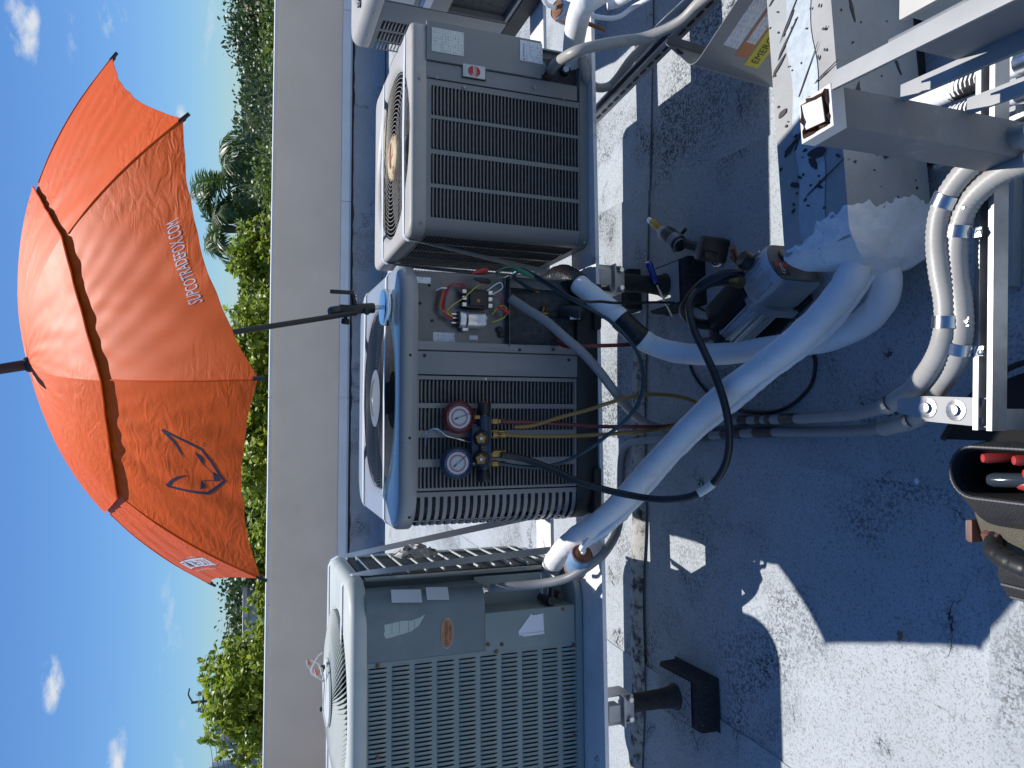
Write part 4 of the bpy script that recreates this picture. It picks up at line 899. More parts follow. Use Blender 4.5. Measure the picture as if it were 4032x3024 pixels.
for pts, w in ((dense([(.285, .738), (.35, .862), (.495, .925), (.595, .872), (.655, .738)]), W_), (dense([(.285, .738), (.34, .775), (.39, .792), (.425, .806)], 4), [.006, .0055, .005, .005, .0045, .0045, .004, .004, .0035, .003, .002, .0015, .0008]),
               (dense([(.655, .738), (.60, .76), (.555, .785), (.525, .812)], 4), [.006, .0055, .005, .005, .0045, .0045, .004, .004, .0035, .003, .002, .0015, .0008]),
               (dense([(.372, .838), (.40, .856), (.435, .862), (.462, .885), (.475, .898)], 4), [.0008, .002, .0045, .006, .007, .006, .005, .0035, .002, .0012, .001, .001, .001, .001, .001, .0012, .0015]),
               (dense([(.585, .850), (.56, .858), (.535, .856), (.520, .872), (.512, .895)], 4), [.0008, .002, .0045, .006, .007, .006, .005, .0035, .002, .0012, .001, .001, .001, .001, .001, .0012, .0015])):
    a, b = stroke(pts, w); on_cloth('fox_emblem', 2, a, b, 'print_navy')
on_cloth('fox_emblem', 2, [(.462, .892), (.515, .892), (.505, .908), (.488, .914), (.472, .906)], [(0, 1, 2, 3, 4)], 'print_navy')
lv, lf = fine(*text2d('TM', 1.0)); on_cloth('fox_emblem', 2, [(.335 - x * .018, .872 - y * .012) for x, y in lv], lf, 'print_navy')
# framed word mark on the left panel
sq = [(i / 8, j / 4) for i in range(9) for j in range(5)]; sf = [(i * 5 + j, i * 5 + j + 1, i * 5 + j + 6, i * 5 + j + 5) for i in range(8) for j in range(4)]
fr = lambda x, y: (.14 + (1 - x) * .60, .893 - y * .044)
on_cloth('word_mark_panel', 3, [fr(x, y) for x, y in sq], sf, 'print_white', .0022)
for word, a, w_, m in (('TRADE', .03, .58, 'print_navy'), ('FOX', .64, .33, 'wire_orange')):
    lv, lf = fine(*text2d(word, 1.0)); xm = max(p[0] for p in lv); ym = max(p[1] for p in lv)
    on_cloth('word_mark', 3, [fr(a + x / xm * w_, .14 + y / ym * .72) for x, y in lv], lf, m, .0036)
for i, (a, b) in enumerate((((-.02, -.06), (1.02, -.02)), ((-.02, 1.02), (1.02, 1.06)))):
    on_cloth('word_mark_rule', 3, [fr(a[0] + (b[0] - a[0]) * k / 8, a[1] if j == 0 else b[1]) for k in range(9) for j in range(2)], [(2 * k, 2 * k + 1, 2 * k + 3, 2 * k + 2) for k in range(8)], 'print_navy', .0030)
lv, lf = fine(*text2d('by SUPCO', 1.0)); xm = max(p[0] for p in lv); on_cloth('small_print', 3, [(.42 - x / xm * .20, .845 - y * .010) for x, y in lv], lf, 'print_white')
lv, lf = fine(*text2d('TRADEFOXTOOLS', 1.0)); xm = max(p[0] for p in lv); on_cloth('small_print', 3, [(.66 - x / xm * .42, .915 - y * .010) for x, y in lv], lf, 'print_white')

mm = thing('magnetic_mount', 'round chrome magnet base with black clamp arm on the new condenser lid', 'mount', BASE)
MB().lathe([(.060, 0), (.061, .004), (.061, .020), (.058, .025), (.012, .026), (.0, .026)], (0, 0, 0), (0, 0, 1), 40).build('magnet', 'chrome', mm)
MB().cyl((0, 0, .026), (-.003, -.001, .055), .008, .007, 14).build('stud', 'zinc', mm)
q = (PIV - BASE); qn = (UP - BASE).normalized()
MB().lathe([(.016, 0), (.017, .006), (.017, .060), (.013, .064)], (-.004, -.002, .050), (-.1, -.05, 1), 16).build('ball_joint', 'black_plastic', mm)
a0 = V(-.010, -.006, .112)
cl = MB(); cl.box(tuple(a0 + qn * .022), (.030, .024, .064), bev=.005); cl.build('clamp', 'black_plastic', mm)
MB().lathe([(.0175, 0), (.0185, .004), (.0185, .030), (.015, .036)], a0 + qn * .054, qn, 16).build('collar', 'black_plastic', mm)
lv_ = MB(); lv_.cyl(tuple(a0), tuple(a0 + V(.045, -.01, .01)), .0095, n=12); lv_.box(tuple(a0 + V(.050, -.012, .045)), (.013, .012, .075), bev=.003); lv_.build('lever', 'black_plastic', mm)
kn = MB(); kn.cyl(tuple(a0 + V(-.012, 0, .03)), tuple(a0 + V(-.035, 0, .03)), .006, n=8); kn.lathe([(.012, 0), (.015, .004), (.013, .008), (.015, .012), (.012, .018)], a0 + V(-.034, 0, .03), (-1, 0, .1), 9); kn.build('knob', 'black_plastic', mm)
kn = MB(); kn.lathe([(.010, 0), (.011, .012), (.008, .016)], a0 + V(-.008, -.012, -.035), (-.2, -1, .1), 10); kn.build('knob', 'black_plastic', mm)

# ------------------------------------------------------------------ pipe chase with mastic-sealed mouth
CA, CB = V(.275, 1.412, 0), V(1.9, 1.615, 0)
cdir = (CB - CA).normalized(); crot = atan2(cdir.y, cdir.x)
ch = thing('pipe_chase', 'grey sheet-metal pipe chase splashed with tar, sealed white at its mouth', 'duct', (CA.x, CA.y, 0), crot)
L, wd, z0, z1 = 1.62, .21, .055, .312
b = MB(); b.loft([[(x, -wd / 2, z0), (x, -wd / 2, z1), (x, wd / 2, z1 + .004), (x, wd / 2, z0)] for x in (.06, L)], cap0=True, cap1=True); b.build('duct_body', 'duct_gray', ch, sharp=20)
mat('duct_bare', (.42, .47, .50), .4, metal=.4, var=.12, scale=40)
MB().grid(lambda u, v: (.08 + 1.5 * u, -.045 + .085 * v + .006 * sin(u * 40), z1 + .0035 + .001 * v), 60, 2).build('bare_metal_stripe', 'duct_bare', ch)
# mouth packed with white mastic, lumpy collar overlapping the sheet
def mast(u, v):
    a = 2 * pi * v; sx = cos(a); sy = sin(a); k = max(abs(sx), abs(sy)); sq_ = 1 / (k ** .93)
    prof = [(.135, .97), (.132, 1.03), (.12, 1.05), (.10, 1.065), (.08, 1.065), (.055, .99), (.03, .84), (.012, .5), (.005, 0.0)]
    f = u * (len(prof) - 1); i = min(int(f), len(prof) - 2); t_ = f - i; x = prof[i][0] * (1 - t_) + prof[i + 1][0] * t_; r = prof[i][1] * (1 - t_) + prof[i + 1][1] * t_
    nz_ = .0022 * sin(7 * a + 13 * u) + .0016 * sin(13 * a - 21 * u + 1) + .001 * sin(21 * a + 27 * u)
    slant = .08 * (sy * .8 + .0) if u < .5 else .0
    rag = (.03 * sin(3 * a + 2) + .016 * sin(8 * a) + .014 * sin(19 * a + 1) + .012 * sin(31 * a)) * (1 - u) ** 3
    return (x + rag * .4 - .030 * (1 - u) * sy - .035 * sx * (1 - u) + .02 * sx * u, -.03 * max(0, u - .45) ** 1.2 * 2 + sx * (wd / 2 * r * sq_ + nz_), (z0 + z1) / 2 + sy * ((z1 - z0) / 2 * r * sq_ + nz_) - (.03 if u > .5 else 0) * (u - .5))
MB().grid(mast, 44, 96).build('mastic_seal', 'mastic', ch, sharp=60)
# tar splashes on top and front: little raised blobs and runs
rs = random.Random(21)
def splash(cx, cy, l, w, ang, face):
    pts = []; run = l > 2.5 * w
    n_ = 14
    for i in range(n_):
        a = 2 * pi * i / n_; r = 1 + rs.uniform(-.18, .18); x = cos(a) * l * r; y = sin(a) * w * r * ((.45 + .55 * abs(cos(a + .6)) * (cos(a) > 0) + .1) if run else 1)
        pts.append((cx + x * cos(ang) - y * sin(ang), cy + x * sin(ang) + y * cos(ang)))
    b = MB()
    if face == 'top': b.prism(pts, (0, 0, z1 + .0052), (1, 0, 0), (0, 1, 0), .0014)
    else: b.prism(pts, (0, -wd / 2 - .0008, 0), (1, 0, 0), (0, 0, 1), .0012)
    return b
n_top = 0
for cx, cy, l, w, a in ((.62, .04, .055, .005, 2.3), (.57, .075, .03, .007, 2.2), (.70, .0, .10, .0022, 2.4), (.66, .03, .03, .006, 2.35), (.50, -.02, .06, .0025, 2.5), (.44, .075, .016, .008, 1.9), (.34, .055, .028, .010, 2.1), (.36, .02, .04, .0035, 2.6), (.29, -.03, .030, .012, 1.3), (.27, -.015, .02, .008, .6), (.24, .05, .016, .007, 1.0), (.22, -.05, .07, .0028, 1.9), (.8, .02, .07, .003, 2.4), (.9, -.05, .04, .006, 2.3), (.47, -.08, .04, .003, 1.8), (.76, .07, .03, .004, 2.1)):
    splash(cx, cy, l, w, a, 'top').build('tar_splash', 'splatter', ch)
fl_ = MB()
for k in range(70):
    r = rs.uniform(.0012, .0038); s_ = splash(rs.uniform(.15, .95), rs.uniform(-.10, .10), r * rs.uniform(1, 2.2), r, rs.uniform(0, 3), 'top'); fl_.add(s_.v, s_.f)
for k in range(45):
    r = rs.uniform(.0012, .0035); s_ = splash(rs.uniform(.15, 1.0), rs.uniform(.08, .30), r, r * rs.uniform(1, 1.8), rs.uniform(0, 3), 'front'); fl_.add(s_.v, s_.f)
stuff(fl_.build('tar_specks', 'splatter', ch))
for cx, cz, l, w, a in ((.40, .26, .04, .008, -.3), (.32, .20, .05, .006, -.2), (.28, .185, .02, .012, 0), (.62, .25, .03, .006, .2), (.75, .15, .025, .007, .1), (.5, .12, .02, .005, .4)):
    splash(cx, cz, l, w, a, 'front').build('tar_splash', 'splatter', ch)
pd = MB(); pd.box((.75, 0, .03), (.12, .26, .05), bev=.004); pd.build('support_block', 'tar', ch)
MB().box((.55, -.0, .028), (.55, wd * .86, .045), bev=.01).build('gap_shade_block', 'tar', ch)  # black block paints in the shadow of the gap under the raised duct

# ------------------------------------------------------------------ pipes and conduits
def pipe(name, key, r, m, label, cat, n=14, step=None, rfun=None, grp=None, sub=8):
    t_ = thing(name, label, cat, PATH[key][0], 0, grp); o = V(PATH[key][0])
    MB().tube([V(p) - o for p in PATH[key]], r, n, sub, step, True, rfun).build('run', m, t_); return t_, o
def wob(r, a, f): return lambda i, t_: r * (1 + a * sin(i * f) * sin(i * f * .37 + 1) + a * .5 * sin(i * f * 2.3))
p1, o1 = pipe('insulated_pipe', 'P1', .035, 'white_pipe', 'white insulated pipe with black tape joint running to the new condenser', 'pipe', 18, None, wob(.035, .03, .5), 'insulated refrigerant pipes')
P = catmull(PATH['P1'], 8)
def seg(P, i0, i1): return [P[i] - o1 for i in range(i0, i1 + 1)]
MB().tube(seg(P, 79, 85), .0375, 18, 1).build('tape_band', 'tape_black', p1)
MB().tube(seg(P, 101, len(P) - 1), .0385, 18, 1, None, True, wob(.039, .05, 1.3)).build('taped_elbow', 'tape_black', p1)
p2, o2 = pipe('insulated_pipe', 'P2', .0365, 'white_pipe', 'thick white insulated pipe crossing to the old green condenser', 'pipe', 18, None, wob(.0365, .035, .6), 'insulated refrigerant pipes')
MB().tube([V(p) - o2 for p in PATH['P2liq']], .0125, 10, 8, None, True, wob(.012, .12, .9)).build('liquid_line', 'white_pipe', p2)
pw = catmull(PATH['P2'], 8); pl_ = catmull(PATH['P2liq'], 8)
web = MB(); ws = random.Random(3)
rows = []
for i in range(14, 88):
    a = pw[i]; c_ = min(pl_, key=lambda q_: (q_ - a).length); d = (c_ - a)
    if d.length > .11: continue
    k = .0 if (24 < i < 30 or 44 < i < 52) else 1.0
    rows.append([a + d.normalized() * .028, c_ + V(0, 0, .006), c_ + d.normalized() * (.010 + ws.uniform(0, .010)) , a + d.normalized() * .030 - V(0, 0, .01)])
if len(rows) > 2: MB().loft([[p - o2 for p in r] for r in rows], close=False).build('paint_web', 'white_pipe', p2)
pe = pw[-9]; MB().tube([pw[-11] - o2, pw[-10] - o2], .0385, 18, 1).build('cable_tie', 'conduit_dark', p2)
corr = lambda r, a: (lambda i, t_: r + (a if i % 2 else -a))
c1, oc1 = pipe('flexible_conduit', 'C1', .0195, 'conduit', 'ribbed grey conduit with zinc clips, left one of the pair at lower right', 'conduit', 14, .0052, corr(.0194, .00075), 'ribbed conduits on the strut')
c2, oc2 = pipe('flexible_conduit', 'C2', .0195, 'conduit', 'ribbed grey conduit with zinc clips lying against the strut at lower right', 'conduit', 14, .0052, corr(.0194, .00075), 'ribbed conduits on the strut')
def clip(parent, o, p, d, r, out):
    d = V(d).normalized(); x, y, _ = basis(d); side = V(out); side = (side - d * side.dot(d)).normalized(); up_ = d.cross(side); up_ = up_ if up_.z > 0 else -up_
    b = MB(); rows = []
    for dz in (-.011, .011):
        arc = [(p - o) + d * dz + (side * cos(a) + up_ * sin(a)) * (r + .0022) for a in [radians(x_) for x_ in range(-30, 211, 15)]]
        rows.append(arc)
    b.loft(rows, close=False)
    b.box(tuple((p - o) + side * (r + .010) - up_ * .008), (.018, .018, .003), bev=.001); b.build('pipe_clip', 'zinc', parent)
    MB().lathe([(.006, 0), (.005, .004), (0, .005)], (p - o) + side * (r + .016) - up_ * .006, up_, 6).build('clip_screw', 'zinc', parent)
PC1 = catmull(PATH['C1'], 8); PC2 = catmull(PATH['C2'], 8)
for i, out in ((29, (-.3, -1, 0)), (60, (-.2, -1, 0)), (86, (.6, -1, 0))): clip(c1, oc1, PC1[i], PC1[i + 1] - PC1[i - 1], .0207, out)
for i, out in ((34, (-.3, -1, 0)), (68, (-.2, -1, 0)), (96, (.6, -1, 0))): clip(c2, oc2, PC2[i], PC2[i + 1] - PC2[i - 1], .0207, out)
cm, ocm = pipe('flexible_conduit', 'conduit_mid', .0155, 'conduit_dark', 'smooth grey conduit rising from the roof into the open condenser', 'conduit', 12, None, None)
c3, oc3 = pipe('flexible_conduit', 'C2b', .0155, 'conduit_dark', 'grey conduit looping under the stand to the old green condenser', 'conduit', 12, .006, corr(.0155, .0004))
for t_, o_, key in ((cm, ocm, 'conduit_mid'), (c3, oc3, 'C2b')):
    Pp = catmull(PATH[key], 8)
    for (i0, i1) in ((22, 25), (27, 28), (29, 30), (32, 34)): MB().tube([p - o_ for p in Pp[i0:i1 + 1]], .0168, 12, 1).build('tape_wrap', 'tape_black', t_)
# right-hand group
pipe('insulated_pipe', 'WR1', .037, 'white_pipe', 'white insulated pipe dropping beside the blue drier at the right edge', 'pipe', 16, None, wob(.037, .03, .5), 'insulated refrigerant pipes')
pipe('insulated_pipe', 'WR2', .018, 'white_pipe', 'short white pipe stub at the upper right edge', 'pipe', 12)
pipe('copper_line', 'WR3', .008, 'white_pipe', 'thin painted liquid line bending at the right edge', 'pipe', 10)
pipe('flexible_conduit', 'CR1', .0175, 'conduit', 'grey conduit sweeping from the slotted strut into the right condenser', 'conduit', 12)
pipe('flexible_conduit', 'CR2', .0165, 'conduit', 'grey conduit lying along the slotted strut and looping up', 'conduit', 12)
def drier(label, a, b, r, stub):
    a, b = V(a), V(b); d = b - a; Lr = d.length; t_ = thing('filter_drier', label, 'filter drier', a, 0, 'rusty blue filter driers')
    o = a
    MB().lathe([(.0, 0), (r * .55, .001), (r * .9, .008), (r, .02), (r, Lr * .28), (r * 1.03, Lr * .30), (r * 1.03, Lr * .34), (r, Lr * .36), (r, Lr - .02), (r * .9, Lr - .008), (r * .5, Lr), (0, Lr)], (0, 0, 0), d, 24).build('shell', 'drier_blue', t_)
    MB().lathe([(0, -.001), (r * .5, -.001), (r * .84, .007), (r * .84, .003)], (0, 0, 0), d, 20, False).build('rusty_end', 'rust', t_)
    MB().lathe([(r * 1.012, Lr * .80), (r * 1.012, Lr * .93)], (0, 0, 0), d, 24, False).build('rust_band', 'rust', t_)
    dn = d.normalized()
    MB().tube([dn * .004, -dn * .02, V(stub[0]) - o, V(stub[1]) - o], .0075, 8, 5).build('inlet_stub', 'white_pipe', t_)
    MB().tube([d - dn * .004, d + dn * .03, d + dn * .05 + V(0, .01, -.04)], .0075, 8, 5).build('outlet_stub', 'copper', t_)
    MB().box(tuple(d * .5 + V(-.0, -r * .96, r * .3)), (.022, .002, .016), Matrix.Rotation(.3, 3, 'X')).build('drier_label', 'label_white', t_)
drier('rusty blue filter drier beside the old green condenser', (-.555, 2.215, .535), (-.632, 2.300, .522), .040, ((-.535, 2.19, .55), (-.50, 2.18, .53)))
drier('rusty blue filter drier at the right edge behind the right condenser', (1.268, 2.30, .63), (1.262, 2.335, .505), .036, ((1.275, 2.29, .67), (1.31, 2.28, .70)))

# ------------------------------------------------------------------ struts
def strut(name, label, a, b, w=.041, h=.041, slots=True, m='galv', open_up=True, grp=None, cat='strut'):
    a, b = V(a), V(b); d = b - a; Lr = d.length; rz_ = atan2(d.y, d.x)
    t_ = thing(name, label, cat, a, rz_, grp); p = []
    # lipped channel
    poly = [(-w / 2, 0), (w / 2, 0), (w / 2, h), (w / 2 - .010, h), (w / 2 - .010, h - .0025), (w / 2 - .0025, h - .0025), (w / 2 - .0025, .0025), (-w / 2 + .0025, .0025), (-w / 2 + .0025, h - .0025), (-w / 2 + .010, h - .0025), (-w / 2 + .010, h), (-w / 2, h)]
    MB().prism(poly, (0, 0, 0), (0, 1, 0), (0, 0, 1), Lr).build('channel', m, t_)
    if slots:
        n_ = int(Lr / .05)
        sm_ = MB().prism([(.012 * cos(q) + (.008 if cos(q) > 0 else -.008), .006 * sin(q)) for q in [2 * pi * (i + .5) / 12 for i in range(12)]], (0, 0, 0), (1, 0, 0), (0, 0, 1), .0012).mesh('slot', 'print_black')
        for k in range(n_): inst(sm_, 'slot', t_, (.03 + k * .05, -w / 2 - .0002, h * .5))
    return t_
strut('strut_channel', 'slotted galvanised strut running out from under the right condenser', (1.083, 2.745, .262), (1.21, 1.75, .262), slots=True)
sA = strut('strut_channel', 'galvanised strut lying crossways under the ribbed conduits at lower right', (-.067, .936, .345), (.95, .945, .345), .036, .036, False)
MB().box((.02, 0, -.17), (.036, .036, .34), bev=.001).build('post', 'galv', sA); MB().box((.02, 0, -.324), (.10, .10, .008)).build('foot_plate', 'galv', sA); MB().box((.9, 0, -.17), (.036, .036, .34), bev=.001).build('post', 'galv', sA)
fb = thing('strut_bracket', 'bright slotted bracket plate bolted to the end of the strut', 'bracket', (-.036, .935, .325), radians(88))
q = MB(); q.prism([(0, -.024), (.010, -.024), (.010, -.010), (.026, -.010), (.026, .010), (.010, .010), (.010, .024), (0, .024), (0, .026), (.13, .022), (.19, .014), (.19, -.014), (.13, -.022), (0, -.026)], (0, 0, .040), (1, 0, 0), (0, 1, 0), .006); q.box((.07, .024, .022), (.13, .004, .04)); q.build('plate', 'beam_light', fb)
for x in (.06, .12): MB().lathe([(.016, 0), (.020, .002), (.010, .003), (.010, .010), (0, .011)], (x, 0, .046), (0, 0, 1), 14).build('bolt_washer', 'zinc', fb)
wp = MB(); wp.box((.56, 1.155, .035), (.66, .055, .028), bev=.002); wo = wp.build('flat_bar', 'beam_light', None, org=(.56, 1.155, .02)); tag(wo, 'flat pale metal bar lying beside the lower strut', 'metal bar')
MB().box((.3, 1.215, .012), (.34, .03, .02), bev=.002).build('flat_bar', 'galv', None, org=(.3, 1.215, .002)).update_tag()
tag([o for o in col.objects if o.name == 'flat_bar.001'][0], 'dark galvanised strip on the roof behind the lower strut', 'metal bar')

# ------------------------------------------------------------------ steel post with rack bars at the right
PX, PY = .412, .888
post = thing('steel_post', 'grey painted square steel post, rusted open at its top', 'post', (PX, PY, 0), radians(7))
s = .031
def tubewall(z0, z1, m, nm, o_=s, i_=s - .006):
    b = MB(); A = [(-o_, -o_), (o_, -o_), (o_, o_), (-o_, o_)]; B = [(-i_, -i_), (i_, -i_), (i_, i_), (-i_, i_)]
    b.loft([[(x, y, z0) for x, y in A], [(x, y, z1) for x, y in A], [(x, y, z1) for x, y in B], [(x, y, z0) for x, y in B]]); return b.build(nm, m, post)
tubewall(0, .775, 'beam_gray', 'tube'); tubewall(.7755, .80, 'coping', 'painted_rim', s + .0015, s - .004)
jr = MB(); n_ = 24
for i in range(n_):
    a = 2 * pi * i / n_; k = max(abs(cos(a)), abs(sin(a)))
    jr.v += [V(cos(a) / k * (s - .0045), sin(a) / k * (s - .0045), .72), V(cos(a) / k * (s - .0045), sin(a) / k * (s - .0045), .803 + rs.uniform(-.006, .008))]
for i in range(n_): j = (i + 1) % n_; jr.f.append((2 * i, 2 * j, 2 * j + 1, 2 * i + 1))
jr.build('rusted_edge', 'rust', post)
MB().box((0, 0, .74), (.05, .05, .002)).build('tube_inside', 'rust', post)
MB().box((.010, .012, .795), (.045, .038, .003), Matrix.Rotation(.22, 3, 'X') @ Matrix.Rotation(-.1, 3, 'Y')).build('cut_plate', 'coping', post)
MB().box((0, 0, .004), (.16, .16, .008)).build('foot_plate', 'beam_gray', post)
def angle_bar(z, x, y0, y1, label):
    t_ = thing('rack_bar', label, 'steel bar', (x, y0, z), 0, 'rack bars on the steel post'); Lr = y0 - y1
    b = MB(); b.prism([(0, 0), (.026, 0), (.026, -.040), (.023, -.040), (.023, -.003), (0, -.003)], (0, -Lr, 0), (1, 0, 0), (0, 0, 1), -Lr)
    for v in b.v: v.y = v.y
    b.build('channel', 'beam_gray', t_); MB().box((.013, -Lr / 2, .0015), (.0255, Lr, .002), bev=.0006).build('lit_top_face', 'beam_light', t_)  # paler sheet on top paints in the bar's sunlit upper side
angle_bar(.80, .436, .855, .30, 'upper painted channel bar running from the rusted steel post towards the camera')
angle_bar(.668, .438, .855, .30, 'lower painted channel bar running from the rusted steel post towards the camera')
angle_bar(.53, .438, .855, .30, 'lowest channel bar on the rusted steel post')
rp = MB().box((.466, .48, .715), (.006, .56, .165), bev=.002).build('back_plate', 'beam_gray', None, org=(.466, .48, .715)); tag(rp, 'flat grey plate fixed behind the two rack bars', 'metal plate')
bx = thing('junction_box', 'cream painted junction box with a rusty latch above the rack bars', 'electrical box', (.606, .925, .535))
MB().box((.08, -.08, -.02), (.15, .15, .15), bev=.006).build('box', 'box_cream', bx); MB().box((.08, -.08, .06), (.16, .16, .012), bev=.004).build('cover', 'box_cream', bx)
MB().tube([(.03, -.05, .069), (.045, -.04, .072), (.06, -.05, .072), (.07, -.07, .069)], .003, 6, 5).build('latch', 'rust', bx)
strut('strut_channel', 'galvanised strut behind the rack bars at the right edge', (.52, 1.25, .10), (.60, .55, .10), slots=False)
for i, (dx, lab) in enumerate(((0, 'tar-stained white conduit behind the rack bars'), (.055, 'white conduit with a zinc clip behind the rack bars'))):
    t_ = thing('painted_conduit', lab, 'conduit', (.60 + dx, 1.2, .16)); MB().tube([(0, .1, 0), (-.01, -.1, .02), (-.03, -.3, .06), (-.04, -.5, .10), (-.02, -.62, .12)], .021, 12, 6, .006, True, corr(.021, .0008)).build('run', 'white_pipe', t_)
    MB().tube([(-.005, -.02, .008), (-.012, -.12, .022)], .0222, 12, 3).build('tar_stain', 'tar', t_)
    MB().tube([(-.018, -.19, .036), (-.021, -.22, .042)], .0235, 12, 2).build('pipe_clip', 'zinc', t_)

# ------------------------------------------------------------------ removed access panel behind the chase
ap = thing('access_panel', 'removed grey access panel with warning stickers, standing bent behind the pipe chase', 'panel', (.958, 1.97, 0))
Bp, Ap, Cp = V(.957, 1.956, 0), V(1.10, 2.115, 0), V(1.16, 1.55, 0)
d1 = (Ap - Bp).normalized(); d2 = (Cp - Bp).normalized(); r_ = .035
prof = [Ap, Bp + d1 * .045] + [(Bp + d1 * .045) * (1 - t_) ** 2 + Bp * 2 * t_ * (1 - t_) + (Bp + d2 * .045) * t_ ** 2 for t_ in (.17, .33, .5, .67, .83)] + [Bp + d2 * .045, Cp]
o_ = V(.958, 1.97, 0); lean = lambda p, z: V(p.x - o_.x + .03 * z, p.y - o_.y - .10 * z, z)
nrm = []
for i in range(len(prof)):
    tg = (prof[min(i + 1, len(prof) - 1)] - prof[max(i - 1, 0)]).normalized(); nrm.append(V(tg.y, -tg.x, 0))
b = MB(); b.loft([[lean(prof[i], .022), lean(prof[i], .335), lean(prof[i] + nrm[i] * .0025, .335), lean(prof[i] + nrm[i] * .0025, .022)] for i in range(len(prof))], cap0=True, cap1=True); b.build('sheet', 'unit_new', ap)
fl2 = MB(); fl2.loft([[lean(Ap, z), lean(Ap, z) + V(.02, -.012, 0), lean(Ap, z) + V(.02, -.014, 0), lean(Ap, z) + V(0, -.002, 0)] for z in (.022, .335)], cap0=True, cap1=True); fl2.build('flange', 'unit_new', ap)
pn = V(d2.y, -d2.x, 0).normalized(); pn = pn if pn.y < 0 else -pn
upd = (lean(Bp, 1) - lean(Bp, 0)).normalized()
def sticker(nm, m, s0, s1, za, zb, off): return MB().loft([[lean(Bp + d2 * s_ + pn * (.0032 + off), za), lean(Bp + d2 * s_ + pn * (.0032 + off), zb)] for s_ in (s0, s1)], close=False).build(nm, m, ap)
sticker('rating_label', 'label_print', .10, .26, .236, .290, 0); sticker('caution_label', 'label_orange', .08, .26, .184, .230, 0); sticker('caution_text', 'label_print', .13, .25, .190, .224, .0006); sticker('emergency_label', 'label_yellow', .06, .26, .125, .180, 0)
lettering('emergency_letters', 'EMERGENCY', .17, lean(Bp + d2 * .075 + pn * .0042, .138), d2, upd, 'print_black', ap, .026)
MB().box(tuple(lean(Ap, .315) + V(-.045, -.055, 0)), (.030, .005, .012), rotz(atan2(d1.y, d1.x))).build('clip', 'black_plastic', ap)
# ------------------------------------------------------------------ manifold gauge set hanging on the open condenser
MF = V(-.187, 2.252, .872)
mg = thing('manifold_gauges', 'manifold gauge set with red and blue dials hung on the louvres', 'gauge set', MF, radians(2.2))
bd_ = MB(); bd_.cyl((-.085, 0, 0), (.085, 0, 0), .021, n=14); bd_.box((0, 0, -.002), (.16, .036, .036), bev=.010); bd_.box((0, .0, .028), (.10, .018, .03), bev=.006); bd_.build('body', 'gauge_blue', mg)
MB().box((0, .006, .034), (.115, .012, .022), bev=.003).build('name_bar', 'gauge_ring_blue', mg)
for sx, m in ((-1, 'black_rubber'), (1, 'black_rubber')):
    MB().lathe([(.016, 0), (.019, .006), (.021, .02), (.022, .032), (.019, .038), (0, .039)], (sx * .088, 0, 0), (sx, 0, 0), 10).build('side_valve', m, mg)
    MB().cyl((sx * .080, 0, 0), (sx * .088, 0, 0), .014, n=12).build('valve_collar', 'brass', mg)
MB().lathe([(.013, 0), (.010, .002), (0, .002)], (.127, 0, 0), (1, 0, 0), 14).build('valve_button', 'gauge_ring_red', mg)
for x in (.013, -.052):
    MB().lathe([(.024, 0), (.026, .010), (.022, .024), (.0, .026)], (x, -.010, .012), (0, -1, .25), 16).build('hand_valve', 'black_rubber', mg)
    k = MB(); k.prism([((.017 if i % 2 == 0 else .0125) * cos(2 * pi * i / 10), (.017 if i % 2 == 0 else .0125) * sin(2 * pi * i / 10)) for i in range(10)], (x, -.036, .022), (1, 0, 0), (0, .25, 1), .009)
    k.build('star_knob', 'knob_yellow', mg); MB().lathe([(.005, 0), (.005, .003), (0, .003)], (x, -.046, .024), (0, -1, .25), 8).build('knob_screw', 'zinc', mg)
MB().lathe([(.0125, 0), (.012, .003), (0, .001)], (-.02, -.019, .006), (0, -1, .1), 14).build('sight_glass', 'glass_dark', mg)
def gauge(x, z, ring, face_ring, m_n):
    g_ = MB(); g_.lathe([(.046, .022), (.050, .018), (.052, .006), (.052, -.006), (.049, -.014), (.044, -.018), (.042, -.014)], (x, -.014, z), (0, 1, 0), 36, False); g_.build('gauge_case', ring, mg); case = mg.children[-1]
    MB().lathe([(.045, 0), (0, 0)], (x, -.0245, z), (0, -1, 0), 32, False).build('gauge_dial', face_ring, case)
    MB().lathe([(.035, 0), (0, 0)], (x, -.0252, z), (0, -1, 0), 32, False).build('dial_face', 'gauge_face', case)
    MB().lathe([(.027, 0), (.021, 0)], (x, -.0258, z), (0, -1, 0), 32, False).build('scale_band', 'gauge_ring_red', case)
    MB().lathe([(.0235, 0), (.0222, 0)], (x, -.0264, z), (0, -1, 0), 32, False).build('scale_band', 'gauge_face', case)
    tk = MB()
    for i in range(30):
        a = radians(-40 + 260 * i / 29); e = .003 if i % 5 else .006; tk.box((x + cos(a) * .0405, -.0254, z + sin(a) * .0405), (e, .0006, .0012), Matrix.Rotation(-a, 3, 'Y'))
    tk.build('tick_marks', 'gauge_face', case)
    a = radians(-70 if x > 0 else -50); nd = MB(); nd.box((x + cos(a) * .012, -.0272, z + sin(a) * .012), (.050, .0008, .0018), Matrix.Rotation(-a, 3, 'Y')); nd.box((x - cos(a) * .012, -.0272, z - sin(a) * .012), (.010, .0008, .0045), Matrix.Rotation(-a, 3, 'Y')); nd.build('needle', 'print_navy', case)
    MB().lathe([(.004, 0), (0, .003)], (x, -.0275, z), (0, -1, 0), 10).build('needle_pin', 'zinc', case)
    MB().cyl((x, -.004, z - .05), (x, -.002, z - .075), .009, n=10).build('gauge_stem', 'brass', mg)
gauge(.079, .089, 'gauge_red', 'gauge_red', 0); gauge(-.064, .094, 'gauge_blue', 'gauge_ring_blue', 0)
